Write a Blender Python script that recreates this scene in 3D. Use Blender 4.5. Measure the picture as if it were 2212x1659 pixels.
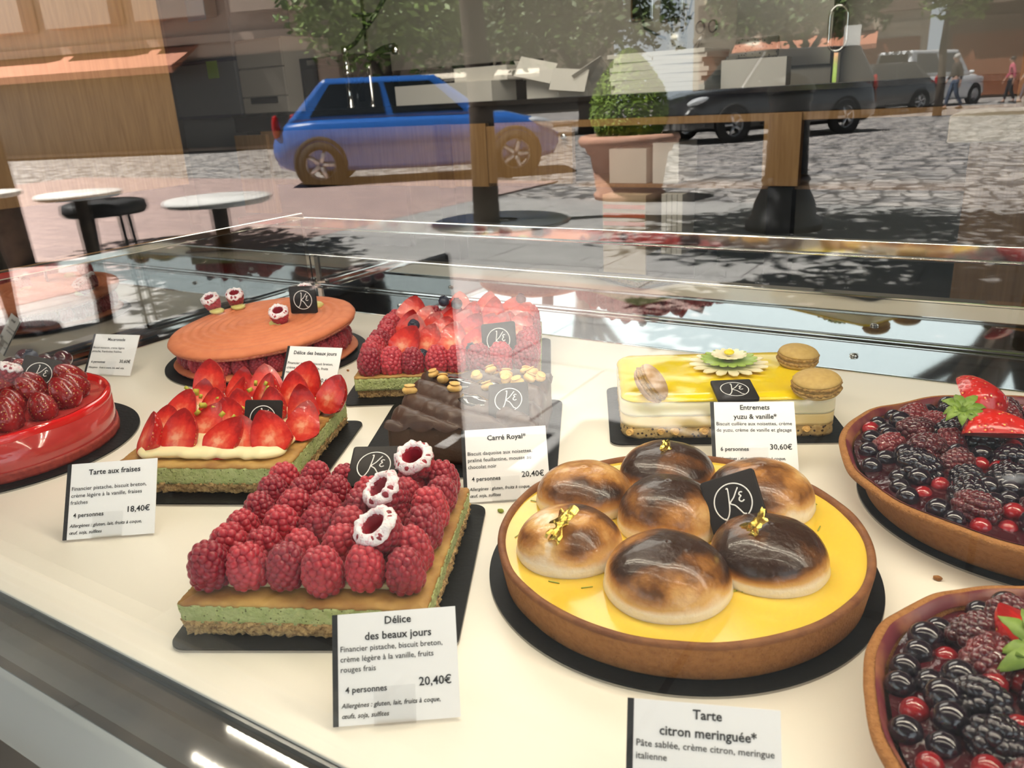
import bpy, math, random
from math import sin, cos, pi, radians, sqrt, hypot, atan2
from mathutils import Vector, Matrix, Euler, noise

for o in list(bpy.data.objects):
    bpy.data.objects.remove(o)
SC = bpy.context.scene
COL = SC.collection
rnd = random.Random(7)

# ------------------------------------------------------------------ camera
HC = 1.05                       # lens height above the pavement
PITCH, ROLL, YAW, FPX = 0.342178199, 0.055566156, 0.576321767, 1735.3
def _d(x2, y2, k):
    d0, d1, d2 = x2, k*cos(PITCH) - y2*sin(PITCH), -k*sin(PITCH) - y2*cos(PITCH)
    return Vector((d0*cos(YAW) - d1*sin(YAW), d0*sin(YAW) + d1*cos(YAW), d2))
right = _d(cos(ROLL), sin(ROLL), 0); down = _d(-sin(ROLL), cos(ROLL), 0); fwd = _d(0, 0, 1)
cam = bpy.data.cameras.new('camera')
cam.sensor_width = 36.0; cam.lens = FPX/2212*36.0
cam.clip_start = 0.01; cam.clip_end = 300
cam.dof.use_dof = True; cam.dof.focus_distance = 0.74; cam.dof.aperture_fstop = 16
camo = bpy.data.objects.new('camera', cam); COL.objects.link(camo)
m = Matrix.Identity(4)
for i in range(3):
    m[i][0], m[i][1], m[i][2] = right[i], -down[i], -fwd[i]
m[2][3] = HC
camo.matrix_world = m
SC.camera = camo

# ------------------------------------------------------------------ light
SC.view_settings.view_transform = 'Standard'; SC.view_settings.look = 'None'
SC.view_settings.gamma = 1; SC.view_settings.use_curve_mapping = False
SC.view_settings.exposure = 0.0
W = bpy.data.worlds.new('sky'); SC.world = W; W.use_nodes = True
nt = W.node_tree; nt.nodes.clear()
wo = nt.nodes.new('ShaderNodeOutputWorld'); wb = nt.nodes.new('ShaderNodeBackground')
sk = nt.nodes.new('ShaderNodeTexSky'); sk.sky_type = 'HOSEK_WILKIE'
sk.turbidity = 5.0; sk.ground_albedo = 0.35
SUN_DIR = Vector((-0.839*cos(radians(64)), 0.545*cos(radians(64)), sin(radians(64))))
sk.sun_direction = SUN_DIR
wb.inputs['Strength'].default_value = 1.0
# hazy blue sky with a bank of bright cloud low over the houses
tcw = nt.nodes.new('ShaderNodeTexCoord'); sep = nt.nodes.new('ShaderNodeSeparateXYZ'); nt.links.new(tcw.outputs['Generated'], sep.inputs[0])
cr_ = nt.nodes.new('ShaderNodeValToRGB'); ce = cr_.color_ramp.elements
ce[0].position = 0.0; ce[0].color = (1, 1, 1, 1); ce[1].position = .62; ce[1].color = (0, 0, 0, 1)
e_ = ce.new(.42); e_.color = (.75, .75, .75, 1)
nz = nt.nodes.new('ShaderNodeTexNoise'); nz.inputs['Scale'].default_value = 3.5; nz.inputs['Detail'].default_value = 5; nt.links.new(tcw.outputs['Generated'], nz.inputs['Vector'])
am = nt.nodes.new('ShaderNodeMath'); am.operation = 'MULTIPLY_ADD'; am.inputs[1].default_value = .35; am.inputs[2].default_value = -.17
nt.links.new(nz.outputs[0], am.inputs[0]); ad_ = nt.nodes.new('ShaderNodeMath'); ad_.operation = 'ADD'; nt.links.new(am.outputs[0], ad_.inputs[0]); nt.links.new(sep.outputs[2], ad_.inputs[1]); nt.links.new(ad_.outputs[0], cr_.inputs[0])
sm = nt.nodes.new('ShaderNodeVectorMath'); sm.operation = 'SCALE'; sm.inputs['Scale'].default_value = .75; nt.links.new(sk.outputs[0], sm.inputs[0])
mxw = nt.nodes.new('ShaderNodeMix'); mxw.data_type = 'RGBA'; nt.links.new(cr_.outputs[0], mxw.inputs[0]); nt.links.new(sm.outputs[0], mxw.inputs[6]); mxw.inputs[7].default_value = (2.7, 3.0, 3.2, 1)
nt.links.new(mxw.outputs[2], wb.inputs['Color']); nt.links.new(wb.outputs[0], wo.inputs['Surface'])
sun = bpy.data.lights.new('sun', 'SUN'); sun.energy = 42; sun.angle = radians(0.53); sun.color = (1, .96, .9)
suno = bpy.data.objects.new('sun', sun); COL.objects.link(suno)
suno.rotation_euler = SUN_DIR.to_track_quat('Z', 'Y').to_euler(); suno.location = (-4, 4, 9)
def area(name, loc, rot, sx, sy, power, col):
    l = bpy.data.lights.new(name, 'AREA'); l.shape = 'RECTANGLE'; l.size = sx; l.size_y = sy
    l.energy = power; l.color = col
    o = bpy.data.objects.new(name, l); COL.objects.link(o); o.location = loc; o.rotation_euler = rot
    return o
area('added_room_light', (-2.2, 3.0, 2.62), (0, 0, 0), 2.6, 1.6, 60, (1, .93, .82))  # added light for the room, its source is never in view
LED_COL = (1, .89, .71)

# ------------------------------------------------------------------ materials
def nodes(name):
    mt = bpy.data.materials.new(name); mt.use_nodes = True
    n = mt.node_tree; b = n.nodes['Principled BSDF']
    return mt, n, b
def N(n, t, **kw):
    x = n.nodes.new(t)
    for k, v in kw.items():
        if k in ('op',): x.operation = v
        else: x.inputs[k].default_value = v
    return x
def coords(n, scale=(1, 1, 1)):
    tc = n.nodes.new('ShaderNodeTexCoord'); mp = n.nodes.new('ShaderNodeMapping')
    mp.inputs['Scale'].default_value = scale
    n.links.new(tc.outputs['Object'], mp.inputs['Vector']); return mp.outputs['Vector']
def ramp(n, fac, stops):
    r = n.nodes.new('ShaderNodeValToRGB'); e = r.color_ramp.elements
    while len(e) < len(stops): e.new(0.5)
    for i, (p, c) in enumerate(stops):
        e[i].position = p; e[i].color = (*c, 1)
    n.links.new(fac, r.inputs['Fac']); return r.outputs['Color']
def mat(name, col, rough=.5, metal=0, spec=.5, sss=0, sssr=(.01, .004, .002), coat=0, noise=None, bump=None, spots=None, emit=0):
    """noise=(scale, colour2[, lo, hi]); bump=(scale, strength[, distance]); spots=(scale, colour, radius)"""
    mt, n, b = nodes(name)
    b.inputs['Base Color'].default_value = (*col, 1); b.inputs['Roughness'].default_value = rough
    b.inputs['Metallic'].default_value = metal; b.inputs['Specular IOR Level'].default_value = spec
    if sss:
        b.inputs['Subsurface Weight'].default_value = sss; b.inputs['Subsurface Radius'].default_value = sssr; b.inputs['Subsurface Scale'].default_value = 1
    b.inputs['Coat Weight'].default_value = coat; b.inputs['Coat Roughness'].default_value = .05
    if emit:
        b.inputs['Emission Color'].default_value = (*col, 1); b.inputs['Emission Strength'].default_value = emit
    v = coords(n); c = None
    if noise:
        t = N(n, 'ShaderNodeTexNoise', Scale=noise[0], Detail=4.0); n.links.new(v, t.inputs['Vector'])
        lo, hi = (noise[2], noise[3]) if len(noise) > 2 else (.35, .65)
        c = ramp(n, t.outputs[0], [(lo, col), (hi, noise[1])])
    if spots:
        t = N(n, 'ShaderNodeTexVoronoi', Scale=spots[0]); n.links.new(v, t.inputs['Vector'])
        mx = n.nodes.new('ShaderNodeMix'); mx.data_type = 'RGBA'
        f = ramp(n, t.outputs['Distance'], [(spots[2], (1, 1, 1)), (spots[2]+.04, (0, 0, 0))])
        n.links.new(f, mx.inputs[0]); mx.inputs[6].default_value = (*col, 1); mx.inputs[7].default_value = (*spots[1], 1)
        if c: n.links.new(c, mx.inputs[6])
        c = mx.outputs[2]
    if c: n.links.new(c, b.inputs['Base Color'])
    if bump:
        t = N(n, 'ShaderNodeTexNoise', Scale=bump[0], Detail=3.0); n.links.new(v, t.inputs['Vector'])
        bp = N(n, 'ShaderNodeBump', Strength=bump[1], Distance=bump[2] if len(bump) > 2 else .001)
        n.links.new(t.outputs[0], bp.inputs['Height']); n.links.new(bp.outputs[0], b.inputs['Normal'])
    return mt
def wood(name, c1, c2, scale=(18, 18, 1.2), rough=.45):
    mt, n, b = nodes(name); v = coords(n, scale)
    t = N(n, 'ShaderNodeTexNoise', Scale=3.0, Detail=6.0, Distortion=.6); n.links.new(v, t.inputs['Vector'])
    n.links.new(ramp(n, t.outputs[0], [(.3, c1), (.7, c2)]), b.inputs['Base Color']); b.inputs['Roughness'].default_value = rough
    return mt
def glass_mat(name, tint, f0, extra=0.0):
    """A sheet that lets light through and mirrors by Schlick's law at each face."""
    mt = bpy.data.materials.new(name); mt.use_nodes = True; n = mt.node_tree; n.nodes.clear()
    out = n.nodes.new('ShaderNodeOutputMaterial'); mix = n.nodes.new('ShaderNodeMixShader')
    tr = n.nodes.new('ShaderNodeBsdfTransparent'); gl = n.nodes.new('ShaderNodeBsdfGlossy')
    tr.inputs['Color'].default_value = (*tint, 1); gl.inputs['Roughness'].default_value = 0.0; gl.inputs['Color'].default_value = (1, 1, 1, 1)
    lw = N(n, 'ShaderNodeLayerWeight', Blend=.5)
    p = n.nodes.new('ShaderNodeMath'); p.operation = 'POWER'; p.inputs[1].default_value = 5
    q = n.nodes.new('ShaderNodeMath'); q.operation = 'MULTIPLY_ADD'; q.inputs[1].default_value = 1-f0; q.inputs[2].default_value = f0
    n.links.new(lw.outputs['Facing'], p.inputs[0]); n.links.new(p.outputs[0], q.inputs[0])
    n.links.new(q.outputs[0], mix.inputs[0]); n.links.new(tr.outputs[0], mix.inputs[1]); n.links.new(gl.outputs[0], mix.inputs[2])
    n.links.new(mix.outputs[0], out.inputs['Surface'])
    return mt
M = {}
M['cream_shelf'] = mat('cream_shelf', (.84, .79, .69), .32)
M['board'] = mat('black_board', (.006, .006, .006), .5, spec=.12, bump=(260, .6, .0006))
M['board_edge'] = mat('board_edge', (.35, .33, .3), .4, .6)
def rasp_mat(name, a, b_, rough, coat):
    mt, n, b = nodes(name); oi = n.nodes.new('ShaderNodeObjectInfo'); v = coords(n)
    t = N(n, 'ShaderNodeTexNoise', Scale=110.0, Detail=3.0); n.links.new(v, t.inputs['Vector'])
    ad = n.nodes.new('ShaderNodeMath'); ad.operation = 'MULTIPLY_ADD'; ad.inputs[1].default_value = .55; n.links.new(oi.outputs['Random'], ad.inputs[0]); n.links.new(t.outputs[0], ad.inputs[2])
    n.links.new(ramp(n, ad.outputs[0], [(.42, a), (1.05, b_)]), b.inputs['Base Color']); b.inputs['Roughness'].default_value = rough
    b.inputs['Subsurface Weight'].default_value = .3; b.inputs['Subsurface Radius'].default_value = (.004, .0009, .0009); b.inputs['Subsurface Scale'].default_value = 1
    b.inputs['Sheen Weight'].default_value = .25; b.inputs['Sheen Roughness'].default_value = .4; b.inputs['Coat Weight'].default_value = coat
    return mt
M['raspberry'] = rasp_mat('raspberry', (.52, .035, .055), (.27, .010, .026), .36, .1)
M['raspberry_in'] = mat('raspberry_cavity', (.30, .01, .025), .5)
M['sugar'] = mat('icing_sugar', (.90, .84, .85), .9, bump=(900, .8), noise=(420, (.72, .30, .38), .52, .72))
M['green'] = mat('pistachio_sponge', (.50, .54, .24), .85, noise=(140, (.38, .44, .16)), spots=(300, (.16, .16, .05), .17), bump=(380, 1.0, .002))
M['biscuit'] = mat('breton_biscuit', (.66, .43, .18), .9, noise=(330, (.22, .10, .03), .45, .72), bump=(420, 1.0, .003))
M['bake'] = mat('baked_crumb', (.50, .30, .08), .6, noise=(45, (.30, .13, .025)), bump=(300, .4))
M['vanilla'] = mat('vanilla_cream', (.86, .74, .43), .4, sss=.2)
def seeds_mat(name, c1, c2):
    mt, n, b = nodes(name); v = coords(n)
    vo = N(n, 'ShaderNodeTexVoronoi', Scale=300.0, Randomness=.55); n.links.new(v, vo.inputs['Vector'])
    t = N(n, 'ShaderNodeTexNoise', Scale=60.0, Detail=3.0); n.links.new(v, t.inputs['Vector'])
    mx = n.nodes.new('ShaderNodeMix'); mx.data_type = 'RGBA'
    n.links.new(ramp(n, vo.outputs['Distance'], [(.13, (1, 1, 1)), (.18, (0, 0, 0))]), mx.inputs[0]); n.links.new(ramp(n, t.outputs[0], [(.35, c1), (.65, c2)]), mx.inputs[6]); mx.inputs[7].default_value = (.75, .42, .09, 1)
    n.links.new(mx.outputs[2], b.inputs['Base Color']); b.inputs['Roughness'].default_value = .22; b.inputs['Coat Weight'].default_value = .35; b.inputs['Coat Roughness'].default_value = .12
    b.inputs['Subsurface Weight'].default_value = .2; b.inputs['Subsurface Radius'].default_value = (.005, .001, .0008); b.inputs['Subsurface Scale'].default_value = 1
    bp = N(n, 'ShaderNodeBump', Strength=.8, Distance=.0012); n.links.new(ramp(n, vo.outputs['Distance'], [(.10, (0, 0, 0)), (.45, (1, 1, 1))]), bp.inputs['Height']); n.links.new(bp.outputs[0], b.inputs['Normal'])
    return mt
M['straw'] = seeds_mat('strawberry_skin', (.56, .018, .012), (.36, .007, .008))
M['straw_dark'] = seeds_mat('glazed_strawberry_skin', (.36, .012, .012), (.17, .005, .007))
def cut_mat():
    mt, n, b = nodes('strawberry_flesh')
    v = coords(n, (1, .3, 1)); sx = n.nodes.new('ShaderNodeSeparateXYZ'); n.links.new(v, sx.inputs[0])
    vl = n.nodes.new('ShaderNodeVectorMath'); vl.operation = 'LENGTH'
    ad = n.nodes.new('ShaderNodeVectorMath'); ad.operation = 'SUBTRACT'; ad.inputs[1].default_value = (0, 0, .013)
    n.links.new(v, ad.inputs[0]); n.links.new(ad.outputs[0], vl.inputs[0])
    t = N(n, 'ShaderNodeTexNoise', Scale=210.0, Detail=4.0); n.links.new(v, t.inputs['Vector'])
    ma = n.nodes.new('ShaderNodeMath'); ma.operation = 'MULTIPLY_ADD'; ma.inputs[1].default_value = .016
    n.links.new(t.outputs[0], ma.inputs[0]); n.links.new(vl.outputs['Value'], ma.inputs[2])
    mr = n.nodes.new('ShaderNodeMapRange'); mr.inputs[1].default_value = .008; mr.inputs[2].default_value = .026
    n.links.new(ma.outputs[0], mr.inputs[0])
    c = ramp(n, mr.outputs[0], [(.08, (.84, .36, .21)), (.30, (.76, .12, .06)), (.54, (.66, .036, .02)), (.80, (.50, .013, .010)), (1, (.30, .006, .006))])
    n.links.new(c, b.inputs['Base Color']); b.inputs['Roughness'].default_value = .28
    b.inputs['Subsurface Weight'].default_value = .25; b.inputs['Subsurface Radius'].default_value = (.006, .0015, .001); b.inputs['Subsurface Scale'].default_value = 1
    b.inputs['Coat Weight'].default_value = .2
    bp = N(n, 'ShaderNodeBump', Strength=.5, Distance=.001); n.links.new(t.outputs[0], bp.inputs['Height']); n.links.new(bp.outputs[0], b.inputs['Normal'])
    return mt
M['flesh'] = cut_mat()
M['pistachio'] = mat('chopped_pistachio', (.55, .45, .04), .6, noise=(200, (.36, .36, .04)))
M['blueberry'] = mat('blueberry', (.012, .016, .035), .45, noise=(120, (.05, .06, .09)))
M['blackberry'] = mat('blackberry', (.012, .006, .012), .16, coat=.6)
M['dark_cherry'] = mat('dark_grape', (.06, .006, .012), .12, coat=.8)
M['redcurrant'] = mat('redcurrant', (.36, .014, .02), .14, sss=.3, sssr=(.004, .001, .001), coat=.5, noise=(90, (.12, .004, .008), .4, .62))
M['glazed_rasp'] = rasp_mat('glazed_raspberry', (.16, .008, .012), (.05, .003, .007), .16, .4)
M['choc'] = mat('chocolate_mousse', (.085, .042, .024), .55, noise=(40, (.065, .03, .016)), bump=(500, .35))
M['ganache'] = mat('piped_ganache', (.07, .033, .02), .42, noise=(50, (.05, .022, .013)), bump=(500, .2))
M['choc_glaze'] = mat('dark_glaze', (.012, .006, .004), .08, coat=1)
M['plaque'] = mat('dark_chocolate_plaque', (.016, .012, .011), .45, spec=.2, bump=(200, .15))
M['white_print'] = mat('white_print', (.85, .83, .8), .5)
M['hazel'] = mat('toasted_hazelnut', (.80, .52, .17), .5, noise=(120, (.62, .33, .08)))
M['crust'] = mat('tart_crust', (.37, .165, .053), .8, spec=.2, noise=(260, (.29, .12, .036), .4, .7), bump=(620, .9, .0015), spots=(300, (.20, .075, .024), .09))
M['crust_rim'] = mat('tart_crust_rim', (.17, .06, .022), .6, spec=.3, noise=(80, (.25, .10, .034)), bump=(350, .7))
M['curd'] = mat('lemon_curd', (.78, .50, .045), .16, spec=.4, sss=.25, sssr=(.02, .01, .003), coat=.15, noise=(9, (.80, .55, .075)), bump=(60, .05))
M['zest'] = mat('lime_zest', (.30, .36, .04), .6)
M['gold'] = mat('gold_leaf', (1, .74, .16), .25, 1, bump=(300, .6))
def meringue_mat(name, seed, dark):
    mt, n, b = nodes(name); v = coords(n)
    sx = n.nodes.new('ShaderNodeSeparateXYZ'); n.links.new(v, sx.inputs[0])
    mp = n.nodes.new('ShaderNodeMapping'); mp.inputs['Location'].default_value = (seed, seed*.7, 0); n.links.new(v, mp.inputs[0])
    t = N(n, 'ShaderNodeTexNoise', Scale=24.0, Detail=1.5); n.links.new(mp.outputs[0], t.inputs['Vector'])
    t2 = N(n, 'ShaderNodeTexNoise', Scale=190.0, Detail=3.0); n.links.new(mp.outputs[0], t2.inputs['Vector'])
    h = n.nodes.new('ShaderNodeMapRange'); h.inputs[1].default_value = .005; h.inputs[2].default_value = .018; n.links.new(sx.outputs[2], h.inputs[0])
    a = n.nodes.new('ShaderNodeMath'); a.operation = 'MULTIPLY_ADD'; a.inputs[1].default_value = .30; a.inputs[2].default_value = -.15; n.links.new(t2.outputs[0], a.inputs[0])
    a2 = n.nodes.new('ShaderNodeMath'); a2.operation = 'MULTIPLY_ADD'; a2.inputs[1].default_value = 2.5; a2.inputs[2].default_value = dark-1.10; n.links.new(t.outputs[0], a2.inputs[0])
    s = n.nodes.new('ShaderNodeMath'); s.operation = 'ADD'; n.links.new(a.outputs[0], s.inputs[0]); n.links.new(a2.outputs[0], s.inputs[1])
    k = n.nodes.new('ShaderNodeMath'); k.operation = 'MULTIPLY'; n.links.new(s.outputs[0], k.inputs[0]); n.links.new(h.outputs[0], k.inputs[1])
    c = ramp(n, k.outputs[0], [(.03, (.88, .80, .66)), (.20, (.72, .43, .16)), (.42, (.42, .18, .045)), (.62, (.15, .055, .015)), (.85, (.035, .014, .007))])
    n.links.new(c, b.inputs['Base Color']); b.inputs['Roughness'].default_value = .3
    b.inputs['Coat Weight'].default_value = .35; b.inputs['Coat Roughness'].default_value = .10
    b.inputs['Specular IOR Level'].default_value = .35
    bp = N(n, 'ShaderNodeBump', Strength=.9, Distance=.0012); n.links.new(t2.outputs[0], bp.inputs['Height']); n.links.new(bp.outputs[0], b.inputs['Normal'])
    return mt
M['macaron'] = mat('coral_macaron', (.74, .235, .10), .7, noise=(70, (.66, .19, .08)), bump=(500, .2))
M['macaron_foot'] = mat('macaron_foot', (.66, .24, .14), .85, noise=(260, (.40, .07, .05)), bump=(500, .9))
M['pist_cream'] = mat('pistachio_cream', (.66, .60, .20), .4)
M['tan_mac'] = mat('tan_macaron', (.50, .33, .10), .65, noise=(200, (.44, .28, .08)), bump=(500, .2))
M['tan_foot'] = mat('tan_macaron_foot', (.42, .25, .07), .85, noise=(400, (.25, .13, .03)), bump=(600, .9))
M['pink_mac'] = mat('beige_macaron', (.56, .37, .22), .65, noise=(120, (.46, .27, .13)), bump=(500, .2))
M['yellow'] = mat('yuzu_glaze', (.84, .65, .012), .14, spec=.35, coat=.3, noise=(14, (.84, .58, .004)))
M['white_mousse'] = mat('white_mousse', (.86, .80, .56), .4, sss=.15)
M['yuzu_mousse'] = mat('yuzu_cream', (.82, .66, .32), .45, noise=(50, (.78, .6, .26)))
M['nut_biscuit'] = mat('hazelnut_biscuit', (.60, .43, .18), .85, noise=(220, (.52, .34, .12)), spots=(210, (.07, .04, .02), .24), bump=(400, .7))
M['white_choc'] = mat('white_chocolate', (.86, .78, .55), .4)
M['green_choc'] = mat('green_chocolate', (.35, .50, .10), .4)
M['pink_choc'] = mat('cream_chocolate', (.86, .76, .50), .4)
M['yellow_choc'] = mat('yellow_chocolate', (.80, .66, .03), .4)
M['red_mousse'] = mat('strawberry_mousse', (.56, .055, .05), .12, coat=.8, noise=(28, (.48, .04, .035)), spots=(150, (.36, .02, .02), .05))
M['red_glaze'] = mat('red_mirror_glaze', (.70, .012, .012), .1, coat=.8)
M['red_sponge'] = mat('red_sponge', (.40, .05, .03), .6, noise=(200, (.28, .03, .02)))
M['berry_glaze'] = mat('berry_glaze', (.030, .003, .006), .16, spec=.4, coat=.35, noise=(25, (.065, .004, .008)), bump=(90, .6, .003))
M['rim_stain'] = mat('purple_juice_stain', (.14, .02, .03), .4, noise=(40, (.30, .11, .05), .45, .7))
M['leaf'] = mat('strawberry_calyx', (.20, .30, .04), .5, noise=(120, (.12, .2, .02)))
M['card'] = mat('white_card', (.90, .885, .885), .45)
M['ink'] = mat('black_ink', (.012, .012, .014), .5)
M['clear'] = glass_mat('clear_acrylic', (.99, .99, .99), .03)
M['pane'] = glass_mat('window_glass', (.98, .99, .985), .052)
M['dark_mirror'] = mat('polished_dark_steel', (.58, .58, .56), .03, 1)
M['guard'] = mat('smoked_mirror_glass', (.34, .34, .33), .03, 1)
M['dark_glass'] = mat('black_glass', (.02, .022, .02), .02, spec=.9, coat=1)
M['chrome'] = mat('chrome', (.78, .76, .72), .07, 1)
M['steel'] = mat('brushed_steel', (.42, .41, .39), .28, 1)
M['black_gloss'] = mat('black_gloss', (.012, .012, .012), .12)
M['black_matt'] = mat('black_matt', (.01, .01, .011), .55)
M['alu'] = mat('pale_aluminium', (.44, .48, .50), .3, .4)
M['led'] = mat('led_chip', LED_COL, .5, emit=272)
M['led_added'] = mat('added_led_chip', LED_COL, .5, emit=195)  # chips of the extra unseen bar behind the glass
M['oak'] = wood('oak', (.30, .155, .055), (.42, .235, .09))
M['oak_h'] = wood('oak_dark', (.22, .11, .04), (.32, .17, .065))
M['front_ledge'] = mat('dark_ledge', (.045, .036, .028), .05, coat=.4, noise=(16, (.085, .07, .055)))
M['grey_steel'] = mat('grey_enamel', (.16, .16, .165), .35)
M['wall'] = mat('taupe_wall', (.34, .31, .26), .7)
M['tile'] = mat('beige_tile', (.42, .37, .31), .35)
M['carton'] = mat('white_carton', (.70, .66, .58), .7)
M['kraft'] = mat('kraft_carton', (.48, .36, .22), .8)
M['paper'] = mat('paper', (.62, .57, .48), .8)
M['floor'] = mat('dark_floor', (.03, .028, .027), .35)
M['terracotta'] = mat('terracotta', (.62, .36, .26), .8, noise=(8, (.52, .27, .18)), bump=(40, .2, .004))
M['terracotta_in'] = mat('orange_clay', (.38, .12, .05), .5)
print('materials ok')

# ------------------------------------------------------------------ mesh helpers
class MB:
    def __init__(s): s.v = []; s.f = []; s.mi = []; s.cur = 0
    def add(s, vs, fs, xf=None):
        k = len(s.v)
        s.v += [tuple(xf @ Vector(p)) for p in vs] if xf is not None else [tuple(p) for p in vs]
        s.f += [tuple(i+k for i in f) for f in fs]; s.mi += [s.cur]*len(fs)
        return s
    def box(s, c, d, xf=None, rz=0):
        x, y, z = d[0]/2, d[1]/2, d[2]/2
        vs = [(a, b, e) for e in (-z, z) for a, b in ((-x, -y), (x, -y), (x, y), (-x, y))]
        mt = Matrix.Translation(c) @ Matrix.Rotation(rz, 4, 'Z')
        return s.add(vs, [(3, 2, 1, 0), (4, 5, 6, 7), (0, 1, 5, 4), (1, 2, 6, 5), (2, 3, 7, 6), (3, 0, 4, 7)], (xf @ mt) if xf else mt)
    def lathe(s, prof, n=48, xf=None, closed=False, fn=None):
        vs = []; m = len(prof)
        for r, z in prof:
            for i in range(n):
                a = 2*pi*i/n; q = (r*cos(a), r*sin(a), z)
                vs.append(fn(q, a) if fn else q)
        fs = [(j*n+i, j*n+(i+1) % n, (j+1)*n+(i+1) % n, (j+1)*n+i) for j in range(m-1) for i in range(n)]
        if not closed:
            if prof[0][0] > 1e-6: fs.append(tuple(range(n-1, -1, -1)))
            if prof[-1][0] > 1e-6: fs.append(tuple((m-1)*n+i for i in range(n)))
        return s.add(vs, fs, xf)
    def sphere(s, c, r, nu=12, nv=8, sc=(1, 1, 1), xf=None, fn=None):
        vs = [(0, 0, -1)]
        for j in range(1, nv):
            t = pi*j/nv
            for i in range(nu): vs.append((sin(t)*cos(2*pi*i/nu), sin(t)*sin(2*pi*i/nu), -cos(t)))
        vs.append((0, 0, 1)); L = len(vs)-1
        fs = [(0, 1+(i+1) % nu, 1+i) for i in range(nu)]
        for j in range(nv-2):
            for i in range(nu):
                a = 1+j*nu; fs.append((a+i, a+(i+1) % nu, a+nu+(i+1) % nu, a+nu+i))
        fs += [(1+(nv-2)*nu+i, 1+(nv-2)*nu+(i+1) % nu, L) for i in range(nu)]
        out = []
        for p in vs:
            q = Vector((p[0]*r*sc[0], p[1]*r*sc[1], p[2]*r*sc[2]))
            if fn: q = fn(q)
            out.append(q + Vector(c))
        return s.add(out, fs, xf)
    def tube(s, pts, r, n=8, closed=False, xf=None, flat=None):
        P = [Vector(p) for p in pts]; m = len(P); R = r if isinstance(r, (list, tuple)) else [r]*m
        vs = []; up = None
        for i, p in enumerate(P):
            a = P[(i+1) % m] if (closed or i < m-1) else p; b = P[i-1] if (closed or i > 0) else p
            t = (a-b).normalized()
            if up is None:
                up = Vector((0, 0, 1)) if abs(t.z) < .9 else Vector((1, 0, 0))
            if flat: up = Vector(flat)
            x = t.cross(up).normalized(); y = x.cross(t).normalized(); up = y
            for k in range(n):
                an = 2*pi*k/n; vs.append(p + x*R[i]*cos(an) + y*R[i]*sin(an)*(.35 if flat else 1))
        fs = []
        for i in range(m if closed else m-1):
            j = (i+1) % m
            fs += [(i*n+k, i*n+(k+1) % n, j*n+(k+1) % n, j*n+k) for k in range(n)]
        if not closed: fs += [tuple(range(n-1, -1, -1)), tuple((m-1)*n+k for k in range(n))]
        return s.add(vs, fs, xf)
    def prism(s, poly, z0, z1, xf=None):
        n = len(poly)
        vs = [(x, y, z0) for x, y in poly] + [(x, y, z1) for x, y in poly]
        return s.add(vs, [tuple(range(n-1, -1, -1)), tuple(range(n, 2*n))] + [(i, (i+1) % n, n+(i+1) % n, n+i) for i in range(n)], xf)
    def slab(s, per, z0, z1, rows=4, amp=0, scl=300, rings=5, tamp=0, tscl=80, seed=0, prof=None, bottom=True):
        """solid with a noisy side wall and a noisy top; per = [(x, y, nx, ny)], prof(t) = outward offset up the wall"""
        n = len(per); vs = []
        for j in range(rows+1):
            t = j/rows; z = z0+(z1-z0)*t
            for x, y, nx, ny in per:
                o = (prof(t) if prof else 0)
                if amp: o += amp*noise.noise(Vector((x*scl+seed, y*scl, z*scl)))
                vs.append((x+nx*o, y+ny*o, z))
        fs = [(j*n+i, j*n+(i+1) % n, (j+1)*n+(i+1) % n, (j+1)*n+i) for j in range(rows) for i in range(n)]
        b = rows*n; top = vs[b:b+n]
        for k in range(1, rings):
            f = 1-k/rings
            for x, y, z in top:
                X, Y = x*f, y*f
                vs.append((X, Y, z1 + tamp*noise.noise(Vector((X*tscl+seed, Y*tscl, 0)))))
            a = b+(k-1)*n
            fs += [(a+i, a+(i+1) % n, a+n+(i+1) % n, a+n+i) for i in range(n)]
        a = b+(rings-1)*n; vs.append((0, 0, z1)); c = len(vs)-1
        fs += [(a+i, a+(i+1) % n, c) for i in range(n)]
        if bottom: fs.append(tuple(range(n-1, -1, -1)))
        return s.add(vs, fs)
    def mesh(s, name, mats, smooth=True):
        me = bpy.data.meshes.new(name); me.from_pydata(s.v, [], s.f)
        for x in (mats if isinstance(mats, (list, tuple)) else [mats]): me.materials.append(x)
        if any(s.mi): me.polygons.foreach_set('material_index', s.mi)
        me.polygons.foreach_set('use_smooth', [smooth]*len(s.f)); me.update()
        return me
def place(name, me, parent=None, loc=(0, 0, 0), rot=(0, 0, 0), scale=1):
    o = bpy.data.objects.new(name, me); COL.objects.link(o); o.parent = parent
    o.location = loc; o.rotation_euler = rot; o.scale = (scale,)*3 if not isinstance(scale, tuple) else scale
    return o
def obj(name, mb, mats, parent=None, loc=(0, 0, 0), rot=(0, 0, 0), smooth=True, bevel=0, sharp=None):
    o = place(name, mb.mesh(name, mats, smooth), parent, loc, rot)
    if bevel:
        b = o.modifiers.new('bevel', 'BEVEL'); b.width = bevel; b.segments = 2; b.limit_method = 'ANGLE'; b.angle_limit = radians(40)
    if sharp is not None: o.data.set_sharp_from_angle(angle=radians(sharp))
    return o
def thing(name, label, cat, loc=(0, 0, 0), rz=0, group=None):
    o = bpy.data.objects.new(name, None); COL.objects.link(o); o.location = loc; o.rotation_euler = (0, 0, rz)
    o.empty_display_size = .05
    return tag(o, label, cat, group)
def tag(o, label, cat, group=None):
    o['label'] = label; o['category'] = cat
    if group: o['group'] = group
    return o
def struct(name, mb, mt, parent=None, smooth=False, bevel=0, sharp=None):
    o = obj(name, mb, mt, parent, smooth=smooth, bevel=bevel, sharp=sharp)
    if parent is None: o['kind'] = 'structure'
    return o
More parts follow.
